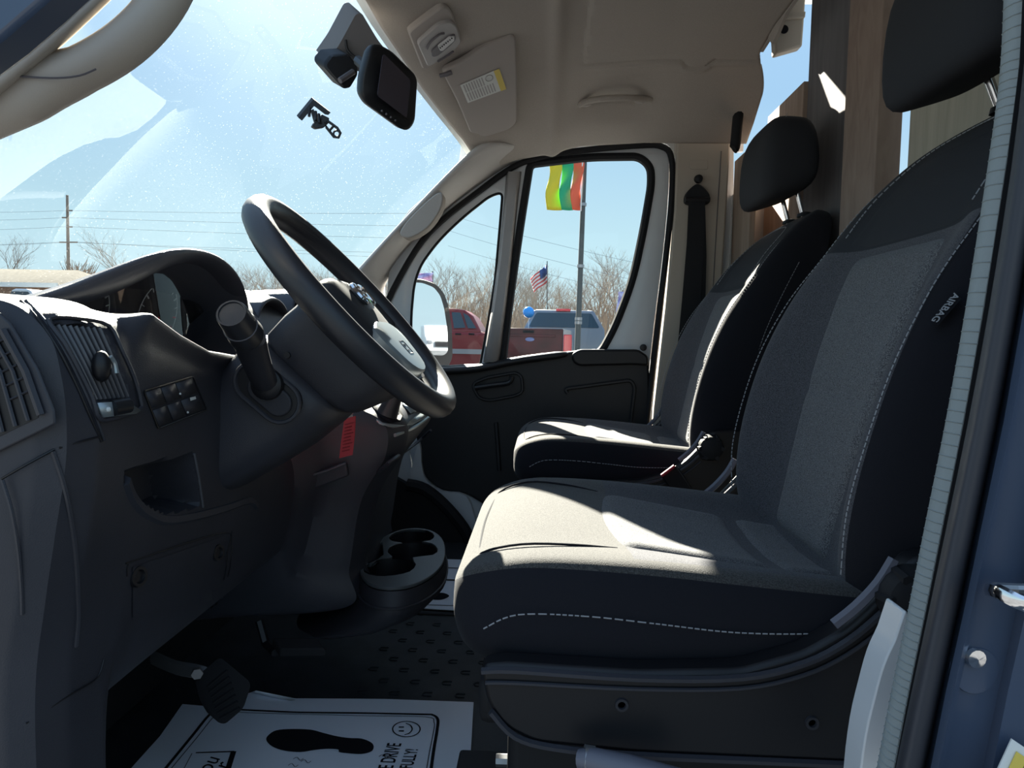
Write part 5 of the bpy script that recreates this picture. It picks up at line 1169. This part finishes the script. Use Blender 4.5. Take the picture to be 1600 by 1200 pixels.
# pickup seen from behind ---------------------------------------------------------------
def vehicle_wheel(c, r, w, axis, parent):
    m = MB(); m.lathe(V(c)-V(axis)*w/2, axis, [(0, 0), (r*.6, 0), (r*.95, .0), (r, .04), (r, w-.04), (r*.95, w), (r*.6, w), (0, w)], 24); o_ = obj('wheel', m, M['soft'], parent)
    m = MB(); m.lathe(V(c)-V(axis)*(w/2+.005), axis, [(0, 0), (r*.58, 0), (r*.6, .01), (r*.6, w+.01), (r*.58, w+.01), (0, w+.01)], 16); obj('hub', m, M['silver'], o_)
PY0 = 13.2
pk_ = thing('pickup_truck', 'silver pickup with a maroon tailgate parked behind the flag pole', 'pickup', V((at(850, 530, PY0).x, PY0+2, GZ)))
tl, trr = at(776, 512, PY0), at(890, 512, PY0); tb = at(776, 566, PY0)
W_ = trr.x-tl.x; zt = tl.z; zb = zt-.62
mb = MB(); mb.box(((tl.x+trr.x)/2, PY0+.04, (zt+zb)/2), (W_-.22, .08, zt-zb)); tgp = obj('tailgate', mb, M['maroon'], pk_, bevel=.02)
mb = MB(); mb.box(((tl.x+trr.x)/2, PY0-.005, zt-.13), (W_-.5, .02, .05)); obj('tailgate_fold', mb, M['maroon'], tgp, bevel=.008)
mb = MB(); mb.box((lerp(tl.x, trr.x, .44), PY0-.01, zt-.06), (.20, .03, .045)); obj('tailgate_handle', mb, M['ink'], tgp, bevel=.005)
mb = MB(); mb.lathe((lerp(tl.x, trr.x, .46), PY0-.004, zt-.20), (0, -1, 0), [(0, 0), (.085, 0), (.08, .015), (0, .018)], 20); e_ = obj('oval_badge', mb, pbsdf('badge_blue', (.10, .14, .35), .3), tgp); 
for v in e_.data.vertices: v.co.z = (v.co.z-(zt-.20-pk_.location.z))*.45+(zt-.20-pk_.location.z)
# bed sides, bumper, lamps
for s, x in ((-1, tl.x+.09), (1, trr.x-.05)):
    mb = MB(); mb.loft([[V((x+s*.02-s*.09, y, zt)), V((x+s*.09, y, zt-.02)), V((x+s*.12, y, zt-.3)), V((x+s*.10, y, zb-.05)), V((x-s*.07, y, zb-.05))] for y in (PY0+.01, PY0+.6, PY0+1.75)], True); obj('bed_side', mb, M['silver'], pk_, bevel=.01)
    mb = MB(); mb.box((x+s*.02, PY0, zt-.27), (.15, .08, .34)); obj('tail_lamp', mb, M['lens'], pk_, bevel=.015)
    for y in (PY0+.95, PY0+4.3): vehicle_wheel((x-s*.02, y, GZ+.40), .40, .27, (s, 0, 0), pk_)
mb = MB(); mb.box(((tl.x+trr.x)/2, PY0-.08, zb-.14), (W_+.05, .18, .20)); obj('bumper', mb, M['chrome'], pk_, bevel=.03)
# cab
CYa = PY0+1.8; zr = at(850, 484, CYa+.6).z; xl, xr = at(832, 500, CYa).x, at(927, 500, CYa).x+.12
def cabring(y, z0, z1, in0, in1): 
    return [V((xl-.10+in0, y, z0)), V((xr+.10-in0, y, z0)), V((xr-in1, y, z1)), V((xl+in1, y, z1))]
xl -= .1
cab = [cabring(CYa, zb-.1, zt, 0, -.04), cabring(CYa+.02, zt-.02, zt+.03, 0, -.02)]
mb = MB(); 
low = [V((xl-.10, CYa, zb-.1)), V((xr+.14, CYa, zb-.1)), V((xr+.14, CYa+4.0, zb-.1)), V((xl-.10, CYa+4.0, zb-.1))]
belt = [V((xl-.08, CYa, zt+.02)), V((xr+.12, CYa, zt+.02)), V((xr+.12, CYa+2.3, zt+.02)), V((xr+.10, CYa+4.0, zt-.08)), V((xl-.08, CYa+4.0, zt-.08)), V((xl-.08, CYa+2.3, zt+.02))]
roof = [V((xl+.13, CYa+.22, zr-.02)), V((xr-.10, CYa+.22, zr-.02)), V((xr-.14, CYa+1.2, zr+.03)), V((xr-.16, CYa+1.5, zr)), V((xl+.18, CYa+1.5, zr)), V((xl+.15, CYa+1.2, zr+.03))]
lowr = [low[0], low[1], V((low[1].x, CYa+2.3, low[1].z)), low[2], low[3], V((low[0].x, CYa+2.3, low[0].z))]
mb.loft([lowr, belt, roof], True); cb = obj('cab', mb, M['silver'], pk_, bevel=.03)
def pane(name, q, off, mat=M['carglass'], parent=cb):
    m = MB(); m.prism(q, off); return obj(name, m, mat, parent, bevel=.004)
bl0, bl1, rl0, rl1 = belt[0], belt[1], roof[0], roof[1]
def cq(u, v, o=-.012): return lerp(lerp(bl0, bl1, u), lerp(rl0, rl1, u), v)+V((0, o, 0))
pane('rear_window', round_poly([cq(.05, .10), cq(.95, .10), cq(.94, .86), cq(.06, .86)], .05), (0, .006, 0))
def sq2(u, v, o=.012): return lerp(lerp(belt[1], belt[2], u), lerp(roof[1], roof[3], u), v)+V((o, 0, 0))
pane('side_window', [sq2(.06, .12), sq2(.46, .12), sq2(.48, .85), sq2(.10, .85)], (-.006, 0, 0))
pane('side_window', [sq2(.52, .12), sq2(.96, .12), sq2(.93, .85), sq2(.54, .85)], (-.006, 0, 0))
mb = MB(); mb.box(((xl+xr)/2, CYa+.20, zr-.015), (.30, .05, .05)); obj('high_stop_lamp', mb, M['lens'], cb, bevel=.01)
# red vehicle beside the mirror ----------------------------------------------------------
RY = 15.
rt = thing('red_pickup', 'red crew cab pickup seen behind the side mirror', 'pickup', V((at(700, 550, RY).x, RY+.9, GZ)))
R0, R1 = at(640, 512, RY), at(752, 520, RY); zbelt = at(700, 517, RY).z; ztop = at(715, 482, RY+.3).z
mb = MB(); prof_r = [(R0.x-2.2, zbelt-.9), (R0.x-2.2, zbelt), (R0.x, zbelt+.02), (R1.x, zbelt-.02), (R1.x+.9, zbelt-.12), (R1.x+.95, zbelt-.9)]
mb.prism([V((a, RY, b)) for a, b in prof_r], (0, 1.85, 0)); rb = obj('body', mb, M['redpaint'], rt, bevel=.06, segs=3)
mb = MB(); cq_ = [(R0.x+.1, zbelt-.02), (R0.x+.25, ztop-.02), (at(705, 482, RY).x, ztop), (at(724, 484, RY).x, ztop-.03), (at(738, 494, RY).x, ztop-.16), (at(753, 517, RY).x, zbelt-.03)]
mb.loft([[V((a, RY+.03, b)) if b < zbelt else V((a, RY+.22, b)) for a, b in cq_], [V((a, RY+1.82, b)) if b < zbelt else V((a, RY+1.63, b)) for a, b in cq_]], True); rc = obj('cab', mb, M['redpaint'], rt, bevel=.04)
def rq(px, py): 
    p = at(px, py, RY); z = p.z; return V((p.x, RY+.02+.19*min(1, max(0, (z-zbelt)/(ztop-zbelt)))-.012, z))
for q in (((704, 487), (718, 488), (727, 512), (709, 513)), ((722, 488), (731, 493), (744, 513), (731, 513))): pane('side_window', [rq(*p) for p in q], (0, .006, 0), parent=rc)
mb = MB(); mb.box(((R0.x+R1.x)/2+.4, RY-.01, zbelt-.42), (2.6, .03, .10)); obj('side_reflection', mb, M['silver'], rb)  # silver bar stands in for a white reflection along the red body
for px in (716, 737):
    mb = MB(); mb.box(at(px, 522, RY)-V((0, .03, 0)), (.12, .04, .035)); obj('door_handle', mb, M['ink'], rb, bevel=.008)
for x in (R0.x-1.4, R1.x+.25): vehicle_wheel((x, RY+.12, GZ+.38), .38, .25, (0, -1, 0), rt)
# house at the far left ------------------------------------------------------------------
HY = 34.
hs = thing('house', 'low house with a grey brown hip roof at the far left', 'house', V((at(10, 460, HY).x, HY+3, GZ)))
e0, e1 = at(-160, 438, HY), at(84, 450, HY); r0, r1 = at(-160, 415, HY+4), at(84, 424, HY+4)
ze = (e0.z+e1.z)/2; zrdg = (r0.z+r1.z)/2
mb = MB(); ov = .5
mb._add([V((e0.x, HY-ov, ze)), V((e1.x+ov, HY-ov, ze)), V((e1.x+ov, HY+8, ze)), V((e0.x, HY+8, ze)), V((e0.x+2, HY+4, zrdg)), V((e1.x-1.4, HY+4, zrdg))], [(0, 1, 5, 4), (1, 2, 5), (2, 3, 4, 5), (3, 0, 4), (3, 2, 1, 0)]); obj('roof', mb, M['roofing'], hs)
mb = MB(); mb.box(((e0.x+e1.x)/2, HY+3.7, (ze+GZ)/2), (e1.x-e0.x, 7.2, ze-GZ)); hw_ = obj('wall', mb, M['brick'], hs)
mb = MB(); mb.box(((e0.x+e1.x)/2, HY-ov-.03, ze-.02), (e1.x-e0.x+1.1, .08, .22)); obj('gutter', mb, M['label'], hs)
for k in range(3):
    xw = lerp(e1.x, e0.x, .12+.22*k); mb = MB(); mb.box((xw, HY+.08, ze-1.0), (1.3, .08, 1.1)); wf = obj('window', mb, M['label'], hs, bevel=.01)
    mb = MB(); mb.box((xw, HY+.03, ze-1.0), (1.12, .03, .94)); obj('pane', mb, M['carglass'], wf)
# parked white car roof in front of the house
wc = thing('white_car', 'white car roof just above the dashboard edge at the left', 'car', V((at(52, 470, 30).x, 30, GZ)))
cx_ = at(52, 460, 30).x; zz = at(52, 453, 30).z
mb = MB(); mb.loft([[V((cx_+a*s, 29.2+d, zz+b)) for a, b in ((-1.7, -1.5), (-1.7, -.75), (-.7, -.68), (-.35, -.06), (-.2, 0), (.25, 0), (.45, -.06), (1.0, -.66), (1.7, -.8), (1.7, -1.5))] for s, d in ((.96, 0), (1, .15), (1, 1.6), (.96, 1.75))], True); obj('body', mb, M['white'], wc, bevel=.05)
mb = MB(); mb.prism([V((cx_+a, 29.15, zz+b)) for a, b in ((-.6, -.62), (-.3, -.12), (.35, -.12), (.8, -.6))], (0, .05, 0)); obj('side_glass', mb, M['carglass'], wc)
for x in (-1.1, 1.1): vehicle_wheel((cx_+x, 29.4, GZ+.33), .33, .22, (0, -1, 0), wc)

# utility pole and wires -----------------------------------------------------------------
UY = 70.
up_ = thing('utility_pole', 'tall wooden utility pole with cross arms at the left', 'utility pole', V((at(106, 440, UY).x, UY, GZ)))
a = at(105, 305, UY); b = V((a.x, UY, GZ)); mb = MB(); mb.tube([a, b], [.12, .2], 8); obj('pole', mb, M['bark'], up_)
for x0, x1, py in ((93, 121, 378.5), (97, 106, 340), (104, 113, 329), (104, 113, 354.5)):
    mb = MB(); mb.tube([at(x0, py, UY-.15), at(x1, py, UY-.15)], .07, 6); obj('cross_arm', mb, M['bark'], up_)
for k, (lft, mid, rgt, lb) in enumerate((((-150, 331), (105, 329), (720, 333), 'uppermost'), ((-150, 345), (105, 340), (720, 354), 'second highest'), ((-150, 361), (105, 354), (720, 374), 'middle'), ((-150, 384), (97, 378), (720, 397), 'second lowest'), ((-150, 385), (117, 378), (720, 406), 'lowest'))):
    mb = MB(); pts = []
    for p, q in ((lft, mid), (mid, rgt)):
        for j in range(12):
            t = j/12; y = UY; px = lerp(p[0], q[0], t); py = lerp(p[1], q[1], t)+5*4*t*(1-t)*.4; pts.append(at(px, py, y))
    mb.tube(pts, .014, 4); tag(obj('power_line', mb, M['insul']), lb+' power line strung from the utility pole across the windshield', 'power line', 'power lines at the windshield')
for k, (p, q, lb) in enumerate((((700, 335), (1300, 470), 'upper'), ((700, 360), (1300, 500), 'middle'), ((700, 384), (1300, 522), 'lower'), )):
    mb = MB(); pts = [lerp(at(lerp(p[0], q[0], 0), p[1], 75), at(q[0], q[1], 45), j/16)+V((0, 0, -.5*4*(j/16)*(1-j/16))) for j in range(17)]; mb.tube(pts, .013, 4); tag(obj('power_line', mb, M['insul']), lb+' sloping power line seen through the side window', 'power line', 'power lines at the side window')
# bare trees -----------------------------------------------------------------------------
def tree_mesh(seed, h, spread, levels=6):
    rnd = random.Random(seed); mb = MB()
    def grow(p, d, L, r, lv):
        n = 3; path = [p]; q = p; dd = d
        for i in range(n):
            dd = (dd+V((rnd.uniform(-1, 1), rnd.uniform(-1, 1), rnd.uniform(-.3, .6)))*.16).normalized(); q = q+dd*L/n; path.append(q)
        mb.tube(path, [lerp(r, r*.55, i/n) for i in range(n+1)], 3 if lv > 1 else 5, cap=False)
        if lv >= levels: return
        k = rnd.choice((2, 3, 3)) if lv else rnd.choice((4, 5))
        for i in range(k):
            a = rnd.uniform(0, 2*math.pi); s = V((math.cos(a), math.sin(a), 0))*spread*rnd.uniform(.6, 1.25)
            t = rnd.uniform(.45, 1); st_ = path[max(1, min(n, int(round(t*n))))]
            grow(st_, (dd+s).normalized(), L*rnd.uniform(.58, .82), r*.55, lv+1)
    grow(V((0, 0, 0)), V((0, 0, 1)), h*.30, h*.012, 0)
    return mb
TM = []
for k in range(6):
    mb = tree_mesh(k+3, 9, .62); me = bpy.data.meshes.new('bare_tree'); me.from_pydata(mb.v, [], mb.f); me.materials.append(M['bark'] if k % 2 else M['bark2']); TM.append(me)
rnd = random.Random(5)
def tree(px, topy, Y, i):
    o = bpy.data.objects.new('bare_tree', TM[i % 6]); COL.objects.link(o)
    x = at(px, 520, Y).x; ht = at(px, topy, Y).z-GZ; o.location = (x, Y, GZ)
    zmax = max(v.co.z for v in TM[i % 6].vertices); s = ht/zmax; o.scale = (s*.8, s*.8, s); o.rotation_euler = (0, 0, rnd.uniform(0, 6.28)); return o
lone = tree(205, 345, 62, 2); tag(lone, 'lone bare tree standing right of the utility pole', 'tree')
lone2 = tree(8, 362, 60, 1); tag(lone2, 'bare tree at the left edge behind the house', 'tree')
lone3 = tree(38, 395, 66, 4); tag(lone3, 'smaller bare tree behind the house roof', 'tree')
i = 0
for px in range(350, 1130, 9):
    Y = rnd.uniform(52, 84); topy = rnd.uniform(392, 448) if px > 620 else rnd.uniform(398, 436)
    if 920 < px < 960: topy = rnd.uniform(383, 400)
    o = tree(px+rnd.uniform(-7, 7), topy, Y, i); i += 1; tag(o, 'bare winter tree in the woods beyond the parking lot', 'tree', 'bare trees of the far woods')
for px in range(-60, 370, 26):
    o = tree(px+rnd.uniform(-10, 10), rnd.uniform(405, 440), rnd.uniform(58, 84), i); i += 1; tag(o, 'bare winter tree behind the utility pole and house', 'tree', 'bare trees at the left')
# dense dry brush below the trees: far too many stems to count
mb = MB()
for k in range(9000):
    px = rnd.uniform(-80, 1200); Y = rnd.uniform(48, 90); base = at(px, 530, Y); hgt = rnd.uniform(1.6, 4.2)*(Y/60)
    p = V((base.x, Y, GZ)); q = p+V((rnd.uniform(-.9, .9), rnd.uniform(-.5, .5), hgt)); w = V((.035, 0, 0)); mb._add([p-w*1.6, p+w*1.6, q+w*.4, q-w*.4], [(0, 1, 2, 3)])
br_ = obj('undergrowth', mb, M['brush']); tag(br_, 'tangled dry brush along the foot of the bare woods', 'brush', kind='stuff')
# tan shrubs right of the house
for k, (px, py) in enumerate(((118, 398), (134, 404))):
    mb = MB(); c = at(px, 520, 44); rr_ = random.Random(k)
    H = at(px, py, 44).z-GZ
    for j in range(260):
        a, rad = rr_.uniform(0, 6.28), rr_.uniform(0, 1.25); z = GZ+H*rr_.uniform(.1, .85); p = V((c.x+math.cos(a)*rad*.6, 44+math.sin(a)*rad*.6, z)); q = p+V((math.cos(a)*.35, math.sin(a)*.35, rr_.uniform(.3, .9)))
        mb.tube([p, q], [.03, .01], 3, cap=False)
    mb.tube([V((c.x, 44, GZ)), V((c.x, 44, GZ+H*.6))], .08, 5); o = obj('dry_shrub', mb, M['brush']); tag(o, ('tall tan dry shrub under the utility pole', 'shorter tan dry shrub right of the utility pole')[k], 'shrub')

# white van parked behind, seen only in the side mirror
YV = 5.6
wv = thing('white_van', 'white van with a dark grille reflected in the side mirror glass', 'van', (41.2, -1.0, GZ))
mb = MB(); mb.loft([[V((x, y+YV, z)) for y, z in ((-.05, GZ+.35), (2.0, GZ+.35), (2.0, zt_), (1.75, zt_+.02), (.2, zt_+.02), (-.05, zt_))] for x, zt_ in ((40.0, .55), (40.1, .62), (41.0, .72), (41.7, 1.25), (42.2, 1.35), (44.5, 1.35))], True); vb = obj('body', mb, M['white'], wv, bevel=.05)
mb = MB(); mb.box((39.98, .98+YV, .25), (.05, 1.0, .34)); obj('grille', mb, M['ink'], vb, bevel=.02)
for y in (.2+YV, 1.75+YV):
    mb = MB(); mb.box((39.98, y, .38), (.06, .32, .20)); obj('headlamp', mb, M['silver'], vb, bevel=.03)
    vehicle_wheel((40.8, y, GZ+.36), .36, .24, (0, 1, 0), wv)
